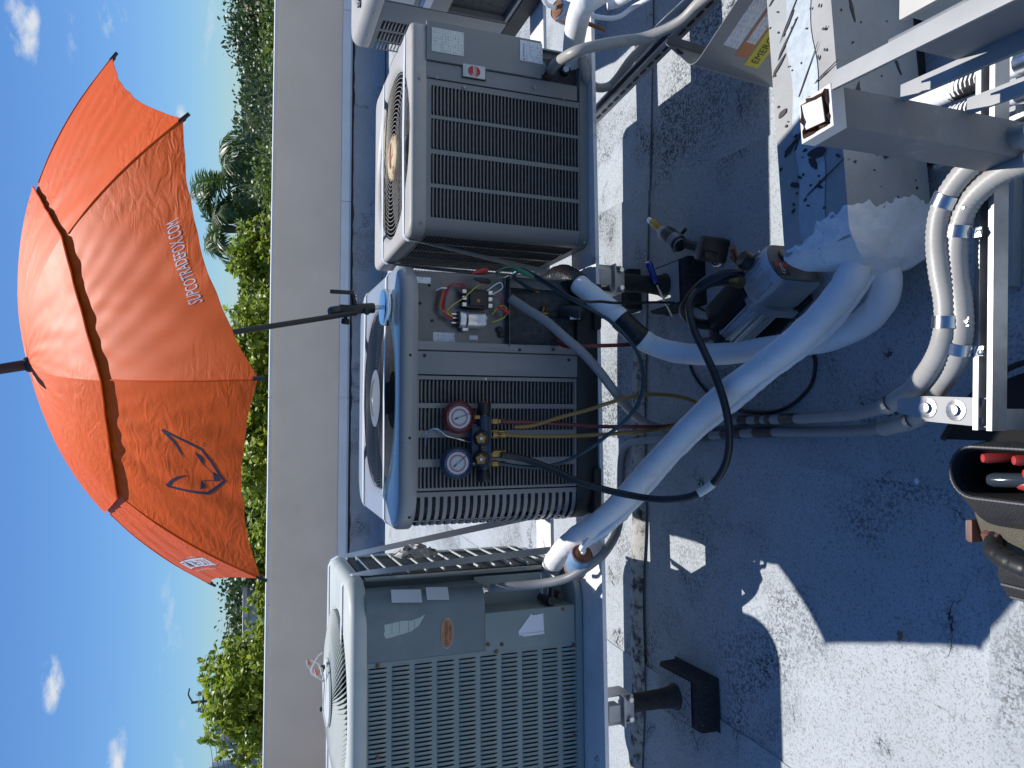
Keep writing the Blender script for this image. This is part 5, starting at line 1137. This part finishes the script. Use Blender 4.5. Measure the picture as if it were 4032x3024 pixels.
MB().tube([(.0, .012, .045), (.012, .004, .09), (.022, .0, .125), (.038, .0, .145), (.042, .006, .165), (.034, .014, .178), (.018, .02, .185), (-.012, .03, .183)], .0028, 8, 6).build('hook', 'zinc', mg)
for x, L_ in ((.066, .075), (.030, .09), (.020, .07), (-.04, .085), (-.07, .07)):
    b = MB(); b.lathe([(.007, 0), (.007, .010), (.0105, .012), (.0105, .030), (.008, .032), (.0085, .052), (.007, .058)], (x, 0, -.014), (0, -.1, -1), 8); b.build('brass_fitting', 'brass', mg)
MB().cyl((-.036, 0, -.03), (-.036, -.004, -.07), .0115, n=10).build('crimp_sleeve', 'brass', mg)
def hose(key, r, m, label, ends=('brass', 'brass'), grp='service hoses', name='service_hose', cat='hose'):
    o = V(PATH[key][0]); t_ = thing(name, label, cat, o, 0, grp); P = [V(p) - o for p in PATH[key]]
    MB().tube(P, r, 10, 8).build('run', m, t_)
    if ends[1]:
        d = (P[-1] - P[-2]).normalized(); MB().lathe([(r * 1.15, -.02), (r * 1.25, 0), (r * 1.5, .002), (r * 1.5, .02), (r * .9, .022)], P[-1], d, 8).build('coupling', ends[1], t_)
    return t_, o, P
hose('h_red', .0065, 'hose_red', 'red service hose looping down and back to the open condenser valve')
hose('h_y1', .0065, 'hose_yellow', 'yellow service hose hanging in a loop below the gauge set')
hb, ob, Pb = hose('h_black', .0115, 'hose_black', 'thick black vacuum hose from the gauge set to the pump')
Pd = catmull(Pb, 8); MB().tube(Pd[59:66], .0126, 12, 1).build('paper_sleeve', 'label_cream', hb)
hose('h_green', .0062, 'hose_teal', 'dark teal hose arching from the gauge set to the condenser valve')
hose('cable1', .0055, 'hose_black', 'black power cord looping on the roof behind the white pipes', (None, None), 'power cords', 'power_cord', 'cord')
hose('cable2', .0048, 'hose_black', 'black power cord rising over the white pipe to the open compartment', (None, None), 'power cords', 'power_cord', 'cord')
cs = thing('test_clip', 'green spring clip of a test lead at the open condenser', 'clip', (.372, 2.215, .80))
b = MB(); b.lathe([(.004, 0), (.008, .01), (.0085, .05), (.005, .075)], (.0, 0, 0), (-.35, -.2, -.8), 10); b.build('jaw_sleeve', 'wire_green', cs); MB().tube([(0, 0, 0), (-.005, -.003, .03), (-.02, 0, .045), (-.035, .006, .05)], .003, 6, 5).build('lead', 'wire_green', cs)
for i, (p, d, m, lab) in enumerate((((.366, 2.262, .865), (-.2, -.1, .7), 'wire_red', 'red boot of a test clip in the open compartment'), ((.325, 2.25, .86), (.1, -.1, .9), 'black_rubber', 'black boot of a test clip on the contactor'))):
    b = MB(); b.lathe([(.004, 0), (.0085, .008), (.009, .03), (.005, .055), (.002, .06)], p, d, 10); tag(b.build('test_clip', m, None, org=p), lab, 'clip')

# ------------------------------------------------------------------ vacuum pump
pa = V(-.50, .87, 0).normalized()
PUMP = V(.362, 1.735, .009)
pu = thing('vacuum_pump', 'silver and black vacuum pump lying behind the white pipes', 'pump', PUMP, atan2(pa.y, pa.x)); pu.scale = (1.15, 1.15, 1.15)
# local x runs from the oil head to the motor, y to the left of it
hd = MB(); R_ = []
for x, k in ((0, .93), (.008, 1.0), (.10, 1.0), (.108, .96)):
    R_.append([(x, y * k, .085 + (z - .085) * k) for y, z in [(-.056, .022), (.056, .022), (.060, .06), (.058, .135)] + [(.058 * cos(a), .135 + .032 * sin(a)) for a in [radians(20 + 140 * i / 8) for i in range(9)]] + [(-.058, .135), (-.060, .06)]])
hd.loft(R_, cap0=True, cap1=True); hd.build('oil_case', 'pump_silver', pu)
fc = MB(); fc.loft([[(-.004, y * k, .09 + (z - .09) * k) for y, z in [(-.052, .026), (.052, .026), (.056, .06), (.054, .135)] + [(.054 * cos(a), .135 + .028 * sin(a)) for a in [radians(20 + 140 * i / 8) for i in range(9)]] + [(-.054, .135), (-.056, .06)]] for k in (.97, .93)], cap0=True, cap1=True); fc.build('front_cover', 'pump_face', pu)
MB().lathe([(.017, 0), (.017, .006), (.012, .008), (0, .007)], (-.004, -.018, .112), (-1, 0, 0), 18).build('sight_glass', 'glass_dark', pu)
MB().lathe([(.013, 0), (.013, .006), (0, .007)], (-.004, -.03, .05), (-1, 0, 0), 14).build('drain_plug', 'black_plastic', pu)
MB().box((-.0055, .022, .135), (.001, .040, .040)).build('name_label', 'print_black', pu); MB().box((-.0062, .012, .135), (.001, .016, .040)).build('label_stripe', 'print_red', pu)
lettering('pump_letters', 'cps', .032, (-.0070, .040, .126), (0, -1, 0), (0, 0, 1), 'print_white', pu, .014)
for i in range(7): MB().box((.055, -.050 + i * .0165, .1675 - .0022 * (i - 3) ** 2 * .55), (.066, .005, .006), bev=.0015).build('cooling_fin', 'pump_silver', pu)
MB().loft([[(x, y, z) for y, z in [(-.07, .016), (.07, .016), (.07, .10), (.045, .150), (-.045, .150), (-.07, .10)]] for x in (.108, .135)], cap0=True, cap1=True).build('flange', 'pump_silver', pu)
for y, z in ((.06, .03), (-.06, .03), (.05, .13), (-.05, .13)): MB().lathe([(.006, 0), (.006, .004), (0, .005)], (.108, y, z), (-1, 0, 0), 8).build('bolt', 'zinc', pu)
MB().cyl((.135, 0, .075), (.30, 0, .075), .052, n=24).build('motor', 'pump_silver', pu)
for i in range(16):
    a = 2 * pi * i / 16; MB().box((.215, cos(a) * .055, .075 + sin(a) * .055), (.15, .006, .012), Matrix.Rotation(a, 3, 'X') @ Matrix.Rotation(pi / 2, 3, 'X'), bev=.0015).build('motor_fin', 'pump_silver', pu)
MB().lathe([(.06, 0), (.062, .01), (.058, .035), (.0, .04)], (.295, 0, .075), (1, 0, 0), 24).build('fan_cover', 'black_plastic', pu)
MB().box((.18, 0, .011), (.24, .13, .016), bev=.006).build('foot', 'black_rubber', pu)
sd_ = MB(); sd_.box((.20, -.020, .142), (.17, .075, .040), bev=.014); sd_.build('switch_housing', 'black_plastic', pu)
MB().tube([(.10, -.035, .158), (.12, -.045, .205), (.16, -.048, .235), (.23, -.048, .240), (.29, -.045, .225), (.315, -.03, .175), (.31, -.02, .13)], .015, 10, 6).build('handle', 'black_plastic', pu)
lettering('side_letters', 'Pro-Set', .055, (.26, .0185, .150), (-1, 0, 0), (0, 0, 1), 'print_red', pu, .013)
MB().lathe([(.018, 0), (.024, .004), (.024, .022), (.020, .028), (0, .028)], (.055, -.04, .165), (-.1, -.4, 1), 10).build('oil_cap', 'black_plastic', pu)
ik = MB(); ik.cyl((.10, -.055, .14), (.10, -.10, .17), .011, n=10); ik.cyl((.10, -.085, .16), (.07, -.10, .19), .010, n=8); ik.build('intake_tee', 'copper', pu)

# ------------------------------------------------------------------ impact driver, screwdriver, loose bits
dd = thing('impact_driver', 'black cordless impact driver with a yellow nut driver lying on the roof', 'power tool', (.56, 2.42, .0))
def w(p): return V(p) - V(.56, 2.42, .0)
A_, B_ = V(.60, 2.47, .10), V(.50, 2.315, .095); ax_ = (B_ - A_).normalized()
MB().lathe([(.012, -.01), (.020, 0), (.026, .012), (.030, .03), (.031, .04)], w(A_), ax_, 18).build('nose', 'tool_gray', dd)
MB().lathe([(.031, .040), (.033, .05), (.034, .11), (.032, .135), (.022, .15), (0, .152)], w(A_), ax_, 18).build('motor_housing', 'black_plastic', dd)
MB().lathe([(.0348, .10), (.0335, .130), (.024, .148)], w(A_), ax_, 18, False).build('rear_trim', 'tool_gray', dd)
ht = A_ + ax_ * .09
MB().tube([w(ht + V(0, 0, -.005)), w(ht + V(-.03, -.07, -.02)), w(ht + V(-.055, -.145, -.035))], .019, 12, 5, None, True, lambda i, t_: .020 - .003 * sin(pi * t_)).build('handle', 'black_rubber', dd)
be = ht + V(-.065, -.185, -.042)
rb_ = Matrix.Rotation(atan2(-.145, -.055) - pi / 2, 3, 'Z')
MB().box(tuple(w(be)), (.085, .055, .105), rb_ @ Matrix.Rotation(.15, 3, 'X'), bev=.014).build('battery', 'black_plastic', dd)
MB().box(tuple(w(be + V(-.022, -.02, .022))), (.022, .020, .05), rb_, bev=.005).build('battery_clip', 'black_rubber', dd)
MB().cyl(tuple(w(ht + V(.02, -.03, -.02))), tuple(w(ht + V(.03, -.05, -.02))), .007, n=8).build('trigger', 'black_plastic', dd)
MB().lathe([(.013, 0), (.0145, .004), (.0145, .075), (.012, .082)], w(A_ - ax_ * .085), ax_, 14).build('nut_driver', 'tool_yellow', dd)
MB().lathe([(.0, 0), (.010, .002), (.0135, .012), (.0135, .028)], w(A_ - ax_ * .112), ax_, 14).build('driver_tip', 'zinc', dd)
MB().tube([w(be + V(-.04, .03, -.02)), w(be + V(-.06, .0, -.015)), w(be + V(-.055, -.035, -.015))], .004, 6, 5).build('belt_hook', 'zinc', dd)
sdv = thing('screwdriver', 'screwdriver with clear blue handle leaning on the stand leg', 'screwdriver', (.42, 2.26, 0))
a_, b_ = V(.462, 2.40, .20), V(.378, 2.41, .155)
MB().lathe([(.0, 0), (.011, .002), (.0145, .012), (.0145, .022), (.0125, .034), (.0135, .07), (.012, .082), (.007, .088)], a_ - V(.42, 2.26, 0), b_ - a_, 10).build('handle', 'screw_blue', sdv)
MB().cyl(tuple(b_ - V(.42, 2.26, 0)), tuple(V(.262, 2.385, .10) - V(.42, 2.26, 0)), .0038, n=8).build('shank', 'zinc', sdv)
for i, (x, y, r, m, lab) in enumerate(((.205, 1.50, .018, 'paper', 'pale scrap of paper on the roof near the ribbed conduit'), (-.225, 1.38, .008, 'paper', 'tiny white scrap on the roof beside the dark seam'), (-.62, 1.42, .014, 'trunk_gray', 'dry leaf curled on the shaded roof'), (-.95, 1.32, .012, 'paper', 'pale pebble on the sunlit roof at lower left'))):
    n_ = 9; poly = [(r * cos(2 * pi * k / n_) * rs.uniform(.6, 1.2), r * sin(2 * pi * k / n_) * rs.uniform(.5, 1.1)) for k in range(n_)]
    b = MB().prism(poly, (x, y, .0225), (1, 0, 0), (0, 1, 0), .003); tag(b.build('debris_scrap', m, None, org=(x, y, .0225)), lab, 'scrap')
# crumpled plastic film caught on the old condenser
pf = MB(); rp_ = random.Random(5)
base_ = unit_pt(UL, .445, .42, .50)
pf.grid(lambda u, v: (base_.x + .012 + .03 * sin(pi * u) * sin(pi * v) + rp_.uniform(-.012, .012), base_.y + .10 * (v - .5) + rp_.uniform(-.012, .012), base_.z + .16 * (u - .4) + rp_.uniform(-.014, .014)), 12, 9)
tag(pf.build('plastic_film', 'plastic_film', None, org=base_, sharp=15), 'crumpled clear plastic film caught beside the old green condenser', 'plastic film')

# ------------------------------------------------------------------ open tool bag at the foot of the picture
TB = V(-.175, .845, 0)
tb = thing('tool_bag', 'open olive and black tool bag with a padded handle at the bottom edge', 'bag', TB, radians(2))
def bagring(x0, x1, y0, y1, z, r=.06): return [(x + (x0 + x1) / 2, y + (y0 + y1) / 2, z) for x, y in rrect(x1 - x0, y1 - y0, r, 5, 4)]
b = MB(); b.loft([bagring(-.195, .085, -.26, .215, .004), bagring(-.205, .09, -.265, .223, .03), bagring(-.195, .09, -.262, .222, .16), bagring(-.135, .09, -.258, .224, .215), bagring(-.072, .088, -.255, .226, .240)], cap0=True); b.build('side_panel', 'bag_olive', tb)
b = MB(); b.loft([bagring(-.074, .090, -.257, .228, .2405), bagring(-.056, .086, -.252, .228, .262), bagring(-.024, .080, -.246, .226, .288, .048), bagring(-.017, .074, -.24, .222, .290, .044), bagring(-.015, .070, -.236, .218, .27, .041), bagring(-.015, .070, -.236, .218, .09, .041)], cap1=True); b.build('collar', 'bag_black', tb)
MB().loft([bagring(-.013, .068, -.233, .215, .272, .04), bagring(-.013, .068, -.233, .215, .10, .04)], cap1=True).build('lining', 'bag_inside', tb)
zp = MB(); ring = bagring(-.021, .077, -.243, .225, .2895, .046); zp.tube(ring + ring[:1], .003, 6, 1, .004, True, lambda i, t_: .0034 if i % 2 else .0022); zp.build('zip', 'zipper', tb)
b = MB(); b.loft([[(-.205, y, .02), (-.232, y, .04), (-.236, y, .13), (-.218, y, .180), (-.175, y, .205), (-.15, y, .200)] for y in (-.25, -.1, .1, .195)], close=False, cap0=False); b.build('front_pocket', 'bag_black', tb)
for k, (dx, dz) in enumerate(((-.192, .203), (-.219, .178))): MB().tube([(dx, -.25, dz), (dx - .001, 0, dz + .003), (dx, .19, dz)], .003, 6, 1, .004, True, lambda i, t_: .0036 if i % 2 else .0022).build('zip', 'zipper', tb)
for (x, y, z, a) in ((-.194, .10, .208, .5), (-.222, -.02, .182, 1.0)):
    MB().box((x, y, z), (.016, .020, .010), bev=.003).build('zip_slider', 'zinc', tb); MB().box((x + .022 * cos(a), y - .03 * sin(a) + .0, z + .006), (.013, .044, .003), rotz(a * .5), bev=.001).build('zip_pull', 'zinc', tb)
hpts = [(-.10, .185, .220), (-.122, .165, .250), (-.138, .10, .268), (-.145, .0, .272), (-.143, -.12, .266), (-.12, -.2, .24)]
MB().tube(hpts, .0185, 14, 10, .0045, True, lambda i, t_: .0185 if i % 7 else .0168).build('padded_handle', 'black_rubber', tb)
for y in (.185, -.2): MB().box((-.10, y, .222), (.03, .035, .03), Matrix.Rotation(-.5, 3, 'Y'), bev=.004).build('handle_tab', 'bag_leather', tb)
MB().box((-.095, .234, .215), (.045, .012, .030), bev=.004).build('leather_tab', 'bag_leather', tb); MB().box((-.095, .243, .215), (.040, .006, .022), bev=.002).build('webbing', 'zipper', tb)
b = MB(); b.grid(lambda u, v: (.088 + .155 * u, -.20 + (.455 - .16 * max(0, u - .45) ** 2 * 3.3) * v, .272 - .13 * u - .03 * sin(pi * v)), 12, 10); b.build('lid_flap', 'bag_inside', tb)
ed = MB(); ed.tube([(.088, .255, .272), (.15, .255, .22), (.20, .235, .178), (.243, .175, .142), (.244, .05, .125), (.243, -.1, .13)], .006, 8, 6); ed.build('flap_edge', 'bag_black', tb)
for (x, y) in ((.19, .17), (.135, .13), (.20, .02)): MB().torus((x, y, .272 - .13 * (x - .088) / .155 - .018), (.6, 0, 1), .008, .0025, 16, 6).build('rivet', 'zinc', tb)
MB().tube([(-.235, -.05, .05), (-.27, -.10, .03), (-.29, -.2, .02)], .012, 8, 5).build('strap', 'zipper', tb)
for i, (x, y, lab) in enumerate(((.050, .165, 'red dipped plier handle sticking up nearest the bag rim'), (.052, .105, 'red plier handle in the middle of the open bag'), (.030, .085, 'short red grip beside the pliers in the open bag'))):
    b = MB(); b.lathe([(.0, 0), (.008, .002), (.010, .01), (.009, .05), (.007, .09)], (TB.x + x, TB.y + y, .285), (.05, -.5, -1), 10); tag(b.build('plier_handle', 'grip_red', None, org=(TB.x + x, TB.y + y, .285)), lab, 'hand tool', 'hand tools in the bag')
b = MB(); b.lathe([(.0, 0), (.010, .002), (.014, .012), (.014, .06), (.011, .10)], (TB.x + .008, TB.y + .17, .262), (.1, -1, -.25), 12); tag(b.build('tool_grip', 'glass_dark', None, org=(TB.x + .008, TB.y + .17, .262)), 'dark glossy tool grip lying along the near wall of the bag', 'hand tool')
b = MB(); b.lathe([(.0, 0), (.010, .002), (.012, .012), (.012, .09)], (TB.x + .006, TB.y + .12, .248), (.05, -1, -.1), 12); tag(b.build('tool_grip', 'grip_red', None, org=(TB.x + .006, TB.y + .12, .248)), 'red tool grip low against the near wall of the bag', 'hand tool')

# ------------------------------------------------------------------ vegetation beyond the parapet
import numpy as np
def leaf_mesh(name, m, C, Dn, Up_, L_, Wd):
    """numpy: leaves as folded kites. C base points, Dn direction, Up_ normal, L_, Wd arrays"""
    n_ = len(C); S = np.cross(Dn, Up_); S /= np.linalg.norm(S, axis=1)[:, None] + 1e-9; Nn = np.cross(S, Dn)
    tip = C + Dn * L_[:, None]; mid = C + Dn * (L_ * .5)[:, None] - Nn * (Wd * .12)[:, None]
    a = C + Dn * (L_ * .45)[:, None] + S * (Wd * .5)[:, None] + Nn * (Wd * .15)[:, None]; b = C + Dn * (L_ * .45)[:, None] - S * (Wd * .5)[:, None] + Nn * (Wd * .15)[:, None]
    q = lambda t, w: C + Dn * (L_ * t)[:, None] + S * (Wd * w)[:, None] + Nn * (Wd * (abs(w) * .35 - .25 * t * t))[:, None]
    Vv = np.stack([C, q(.28, .38), q(.66, .45), q(1.0, .0), q(.66, -.45), q(.28, -.38)], 1).reshape(-1, 3); idx = np.arange(n_)[:, None] * 6
    F = np.concatenate([idx + np.array([0, 1, 5]), idx + np.array([1, 2, 4]), idx + np.array([1, 4, 5]), idx + np.array([2, 3, 4])], 1).reshape(-1, 3)
    me = bpy.data.meshes.new(name); me.vertices.add(len(Vv)); me.vertices.foreach_set('co', Vv.ravel().astype(np.float32))
    me.loops.add(F.size); me.loops.foreach_set('vertex_index', F.ravel().astype(np.int32)); me.polygons.add(len(F)); me.polygons.foreach_set('loop_start', (np.arange(len(F)) * 3).astype(np.int32)); me.polygons.foreach_set('loop_total', np.full(len(F), 3, np.int32))
    me.materials.append(MAT[m]); me.update(calc_edges=True); return me
GZ = -5.0
def tree(name, label, cat, x, y, ztop, rx, ry, rz_, m, n_clump, per, leaf, seed, group, rosette=False, trunk='trunk_gray', lobes=9, spread=.42):
    R = np.random.RandomState(seed); t_ = thing(name, label, cat, (x, y, GZ), R.uniform(0, 6), group)
    cz = ztop - rz_ - GZ; tr = MB(); h0 = max(.6, cz - rz_ * .6)
    tr.tube([(0, 0, -.1), (R.uniform(-.2, .2), R.uniform(-.2, .2), h0 * .5), (0, 0, h0), (R.uniform(-.1, .1), 0, cz)], .2, 9, 4, None, True, lambda i, t2: .05 + .10 * rx / 2 * (1 - t2) ** .8)
    L_ = R.normal(size=(lobes, 3)); L_ /= np.linalg.norm(L_, axis=1)[:, None]; L_[:, 2] = np.abs(L_[:, 2]) * .9 - .15; L_ *= R.uniform(.35, .75, (lobes, 1)); LR = R.uniform(.30, .5, lobes)
    for l in L_:
        e = V(l[0] * rx, l[1] * ry, cz + l[2] * rz_); tr.tube([(0, 0, h0 * .9), tuple(V(e.x * .45, e.y * .45, (h0 + e.z) / 2)), tuple(e)], .04, 6, 4, None, True, lambda i, t2: .012 + .05 * (1 - t2))
    tr.build('trunk', trunk, t_)
    k = R.randint(0, lobes, n_clump); d = R.normal(size=(n_clump, 3)); d /= np.linalg.norm(d, axis=1)[:, None]; d[:, 2] = d[:, 2] * .9 + .12
    rad = LR[k] * R.uniform(.55, 1.05, n_clump) ** .6; P = L_[k] + d * rad[:, None]
    P = P * np.array([rx, ry, rz_]); P[:, 2] += cz
    C = np.repeat(P, per, 0); ax_ = np.repeat(d, per, 0)
    dr = R.normal(size=C.shape)
    if rosette:
        dr = dr + ax_ * .6; dr[:, 2] -= .15; dr /= np.linalg.norm(dr, axis=1)[:, None]; upn = ax_ + np.array([0, 0, .9]) + R.normal(size=C.shape) * .25
        C = C + dr * leaf * .15
    else:
        dr = dr * .8 + ax_ * .5; dr /= np.linalg.norm(dr, axis=1)[:, None]; upn = R.normal(size=C.shape) * .6 + ax_ * .5 + np.array([0, 0, .7]); C = C + R.normal(size=C.shape) * leaf * 1.4
    Ls = leaf * R.uniform(.65, 1.25, len(C)); o = bpy.data.objects.new('crown', leaf_mesh('crown', m, C, dr, upn, Ls, Ls * (.55 if rosette else .62))); col.objects.link(o); o.parent = t_; return t_
near = 'broad-leaved trees close behind the parapet'
NT = [(-6.75, 13.2, 1.85, .9, 1.2, 1.5, 'at the far left edge'), (-5.1, 13.0, 2.55, 1.25, 1.2, 1.6, 'tallest near the utility pole'), (-3.95, 12.9, 1.72, .5, 1.0, 1.2, 'beside the white building'), (-2.75, 13.4, 1.75, .55, 1.0, 1.2, 'low in front of the white building'), (-1.2, 12.8, 2.3, 1.15, 1.2, 1.6, 'behind the left half of the umbrella'), (.6, 12.9, 2.4, 1.15, 1.2, 1.6, 'behind the umbrella pole'), (2.05, 13.2, 2.15, .85, 1.1, 1.5, 'just left of the palms')]
for i, (x, y, zt, rx, ry, rz_, wh) in enumerate(NT):
    tree('broadleaf_tree', f'bright green broad-leaved tree {wh}', 'tree', x, y, zt, rx, ry, rz_, 'leaf_bright', 900, 11, .125, 40 + i, near, True, lobes=16)
far = 'darker trees further off'
FT = [(-9.6, 36, 2.3, 3.4, 3, 3.2, 'leaf_dark', 'dark feathery tree behind the white building'), (-6.8, 33, 2.1, 2.0, 2, 2.6, 'leaf_dark', 'dark tree at the left end of the umbrella'), (-19.5, 50, 1.6, 3, 3, 3, 'leaf_dark', 'small dark tree beside the skyline at the left edge'),
      (5.2, 21, 1.65, 1.9, 1.8, 2.6, 'leaf_mid', 'mid-green tree just left of the palm trunks'), (7.2, 24, 1.25, 2.0, 2, 2.6, 'leaf_blue', 'grey-green shrubby tree under the palms'), (9.4, 24, 1.3, 2.2, 2, 2.8, 'leaf_blue', 'olive-green tree right of the palms'), (10.6, 27, 1.05, 2.0, 2, 2.6, 'leaf_mid', 'bushy tree low above the parapet at right'),
      (13.2, 27, 1.2, 1.9, 2, 2.6, 'leaf_dark', 'dark low tree right of the bushy one'), (16.6, 36, 3.2, 3.4, 3, 4.2, 'leaf_dark', 'tall dark tree standing above the right-hand skyline'), (21.0, 40, 2.6, 3.2, 3, 4.0, 'leaf_mid', 'wide tree before the brown roof'), (14.4, 33, 1.7, 2.3, 2, 3.0, 'leaf_mid', 'rounded tree left of the tall dark one'),
      (23.0, 52, 3.5, 5.0, 4, 5.0, 'leaf_dark', 'big dark tree at the upper right corner'), (18.5, 30, 1.3, 2.2, 2, 2.8, 'leaf_blue', 'grey-green tree in front at right'), (14.9, 25.5, 1.15, 1.7, 1.6, 2.4, 'leaf_mid', 'light green tree near the right edge'), (29.5, 60, 3.9, 5.0, 4, 5.5, 'leaf_dark', 'dark tree beyond the brown-roofed house'), (17.2, 26.8, 1.6, 1.9, 1.6, 2.6, 'leaf_mid', 'sunlit tree at the right edge before the house'),
      (13.0, 62, 2.5, 3.0, 3, 4.0, 'leaf_blue', 'distant rounded tree on the skyline right of the palms'), (2.4, 30, 1.0, 2.2, 2, 2.4, 'leaf_mid', 'tree seen under the right part of the umbrella')]
for i, (x, y, zt, rx, ry, rz_, m, lab) in enumerate(FT): tree('leafy_tree', lab, 'tree', x, y, zt, rx, ry, rz_, m, 1900, 9, .15 if y < 31 else (.22 if y < 46 else .30), 90 + i, far, False, lobes=14)
# far wood reaching to the horizon: one mass
R = np.random.RandomState(3); n_ = 120000
Y = 75 + 400 * R.rand(n_) ** 1.3; X = (R.rand(n_) - .5) * 1.6 * Y; Zt = -5 + 6.4 + .9 * np.sin(X * .11 + Y * .05) + .7 * np.sin(X * .31) + R.rand(n_) * .6 - 3.0 * R.rand(n_)
C = np.stack([X, Y, Zt], 1); dr = R.normal(size=C.shape); dr /= np.linalg.norm(dr, axis=1)[:, None]; ls = R.uniform(.35, .75, n_) * (Y / 110) ** .6
o = bpy.data.objects.new('far_wood', leaf_mesh('far_wood', 'leaf_blue', C, dr, R.normal(size=C.shape) + np.array([0, 0, 1]), ls, ls * .8)); col.objects.link(o); stuff(o); tag(o, 'distant wood along the horizon', 'wood')

def palm(x, y, zc, fl, seed, label):
    R = random.Random(seed); t_ = thing('palm_tree', label, 'palm', (x, y, GZ), 0, 'palms behind the parapet'); hc = zc - GZ
    MB().tube([(0, 0, 0), (.03, 0, hc * .4), (-.02, 0, hc * .8), (0, 0, hc)], .2, 10, 4, None, True, lambda i, t2: .24 - .09 * t2 + .05 * (t2 > .85)).build('trunk', 'palm_trunk', t_)
    for k in range(15):
        a = 2 * pi * k / 15 * 2.4 + R.uniform(-.2, .2); el0 = R.uniform(-.2, 1.35); Lf = fl * R.uniform(.85, 1.1); p = V(0, 0, hc); pts = [p.copy()]; el = el0
        for i in range(8):
            p = p + V(cos(a) * cos(el), sin(a) * cos(el), sin(el)) * (Lf / 8); pts.append(p.copy()); el -= .16 + .05 * i * (1.2 - el0 * .5)
        b = MB(); b.tube(pts, .02, 5, 1, None, True, lambda i, t2: .026 - .02 * t2); PP = catmull(pts, 6)
        for i in range(4, len(PP) - 1):
            tg = (PP[i + 1] - PP[i]).normalized(); sd = tg.cross(V(0, 0, 1)); sd = sd.normalized() if sd.length > .01 else V(1, 0, 0); up_ = sd.cross(tg)
            ll = .62 * fl / 2.2 * sin(pi * min(.97, .12 + .88 * i / len(PP)))
            for s_ in (-1, 1):
                for q_ in (0,):
                    d = (sd * s_ * .8 + tg * .5 + up_ * R.uniform(-.55, .25)).normalized(); e = PP[i] + d * ll - V(0, 0, ll * .25); w_ = tg * .020
                    w_ = tg * .04; b.add([PP[i] - w_, PP[i] + w_, (PP[i] + e) / 2 + w_ + V(0, 0, ll * .08), e, (PP[i] + e) / 2 - w_ + V(0, 0, ll * .08)], [(0, 1, 2, 4), (4, 2, 3)])
        b.build('frond', 'leaf_palm', t_)
palm(10.1, 40, 2.35, 3.3, 4, 'taller palm with drooping fronds right of the umbrella'); palm(7.75, 41, 2.75, 3.0, 9, 'palm half hidden by the umbrella edge')

# ------------------------------------------------------------------ far houses, pole, wires, skyline
def house(label, x, y, w_, d_, z0_, z1_, m, roof_m, rz_=0., hip=False, rh=.8):
    t_ = thing('house', label, 'building', (x, y, GZ), rz_); MB().box((0, 0, (z1_ - GZ) / 2), (w_, d_, z1_ - GZ)).build('wall', m, t_); H_ = z1_ - GZ
    if hip: MB().loft([[(-w_ / 2 - .4, -d_ / 2 - .4, H_), (w_ / 2 + .4, -d_ / 2 - .4, H_), (w_ / 2 + .4, d_ / 2 + .4, H_), (-w_ / 2 - .4, d_ / 2 + .4, H_)], [(-w_ / 4, -.1, H_ + rh), (w_ / 4, -.1, H_ + rh), (w_ / 4, .1, H_ + rh), (-w_ / 4, .1, H_ + rh)]], cap0=True, cap1=True).build('roof', roof_m, t_)
    else: MB().box((0, 0, H_ + .08), (w_ + .3, d_ + .3, .16)).build('roof', roof_m, t_)
    for k in (-.28, .28):
        wn_ = MB().box((k * w_, -d_ / 2 - .02, H_ - 1.4), (1.2, .06, 1.1)).build('window', 'house_white', t_); MB().box((k * w_, -d_ / 2 - .06, H_ - 1.4), (1.0, .03, .9)).build('pane', 'glass_dark', wn_)
house('plain white flat-roofed building among the trees at left', -10.2, 30, 3.2, 4, GZ, 1.30, 'house_white', 'house_gray')
house('white house with a grey flat roof at the lower left edge', -20.5, 39.5, 6, 5, GZ, 1.0, 'house_gray', 'house_white')
house('brown-roofed house among trees at the upper right', 22.8, 44, 6, 6, GZ, .7, 'house_white', 'house_roof', -.2, True, 1.3)
up = thing('utility_pole', 'thin dark utility pole with lamp heads against the sky at left', 'utility pole', (-20.2, 50, GZ)); HP = 9.3
MB().cyl((0, 0, 0), (0, 0, HP), .13, .08, 10).build('pole', 'pole_wood', up); MB().box((0, 0, HP - .7), (1.2, .12, .12)).build('crossarm', 'pole_wood', up)
for x in (-.5, .5): MB().lathe([(.12, 0), (.16, .2), (.05, .35)], (x, 0, HP - .6), (0, 0, 1), 8).build('insulator', 'house_gray', up)
MB().tube([(0, 0, HP - .1), (.5, 0, HP + .15), (.9, 0, HP + .1)], .05, 6, 4).build('lamp_arm', 'pole_wood', up)
for i, dz in enumerate((-.6, -.9, -1.25, -1.5)):
    b = MB().tube([(-20.2, 50, GZ + HP + dz - .2), (-32, 56, GZ + HP + dz - 1.0), (-48, 62, GZ + HP + dz - .6)], .018, 5, 8); tag(b.build('overhead_wire', 'pole_wood', None, org=(-20.2, 50, GZ + HP + dz - .2)), ['topmost', 'second', 'third', 'lowest'][i] + ' overhead wire running left from the utility pole', 'wire', 'overhead wires')
for i, (x, w_, h_) in enumerate(((-960, 40, 62), (-1010, 30, 52), (-1080, 26, 70), (-900, 36, 44), (-1140, 40, 58), (-1200, 30, 48), (-850, 30, 36))):
    sk = thing('tower_block', f'{["faint","pale","slim","low","broad","small","last"][i]} haze-tinted tower block on the horizon at far left', 'building', (x, 2200, GZ), 0, 'haze-tinted tower blocks'); MB().box((0, 0, h_ / 2), (w_, 30, h_), bev=1).build('block', 'skyline_haze', sk); MB().box((0, 0, h_ + 3), (w_ * .4, 12, 6)).build('rooftop_plant', 'skyline_haze', sk)
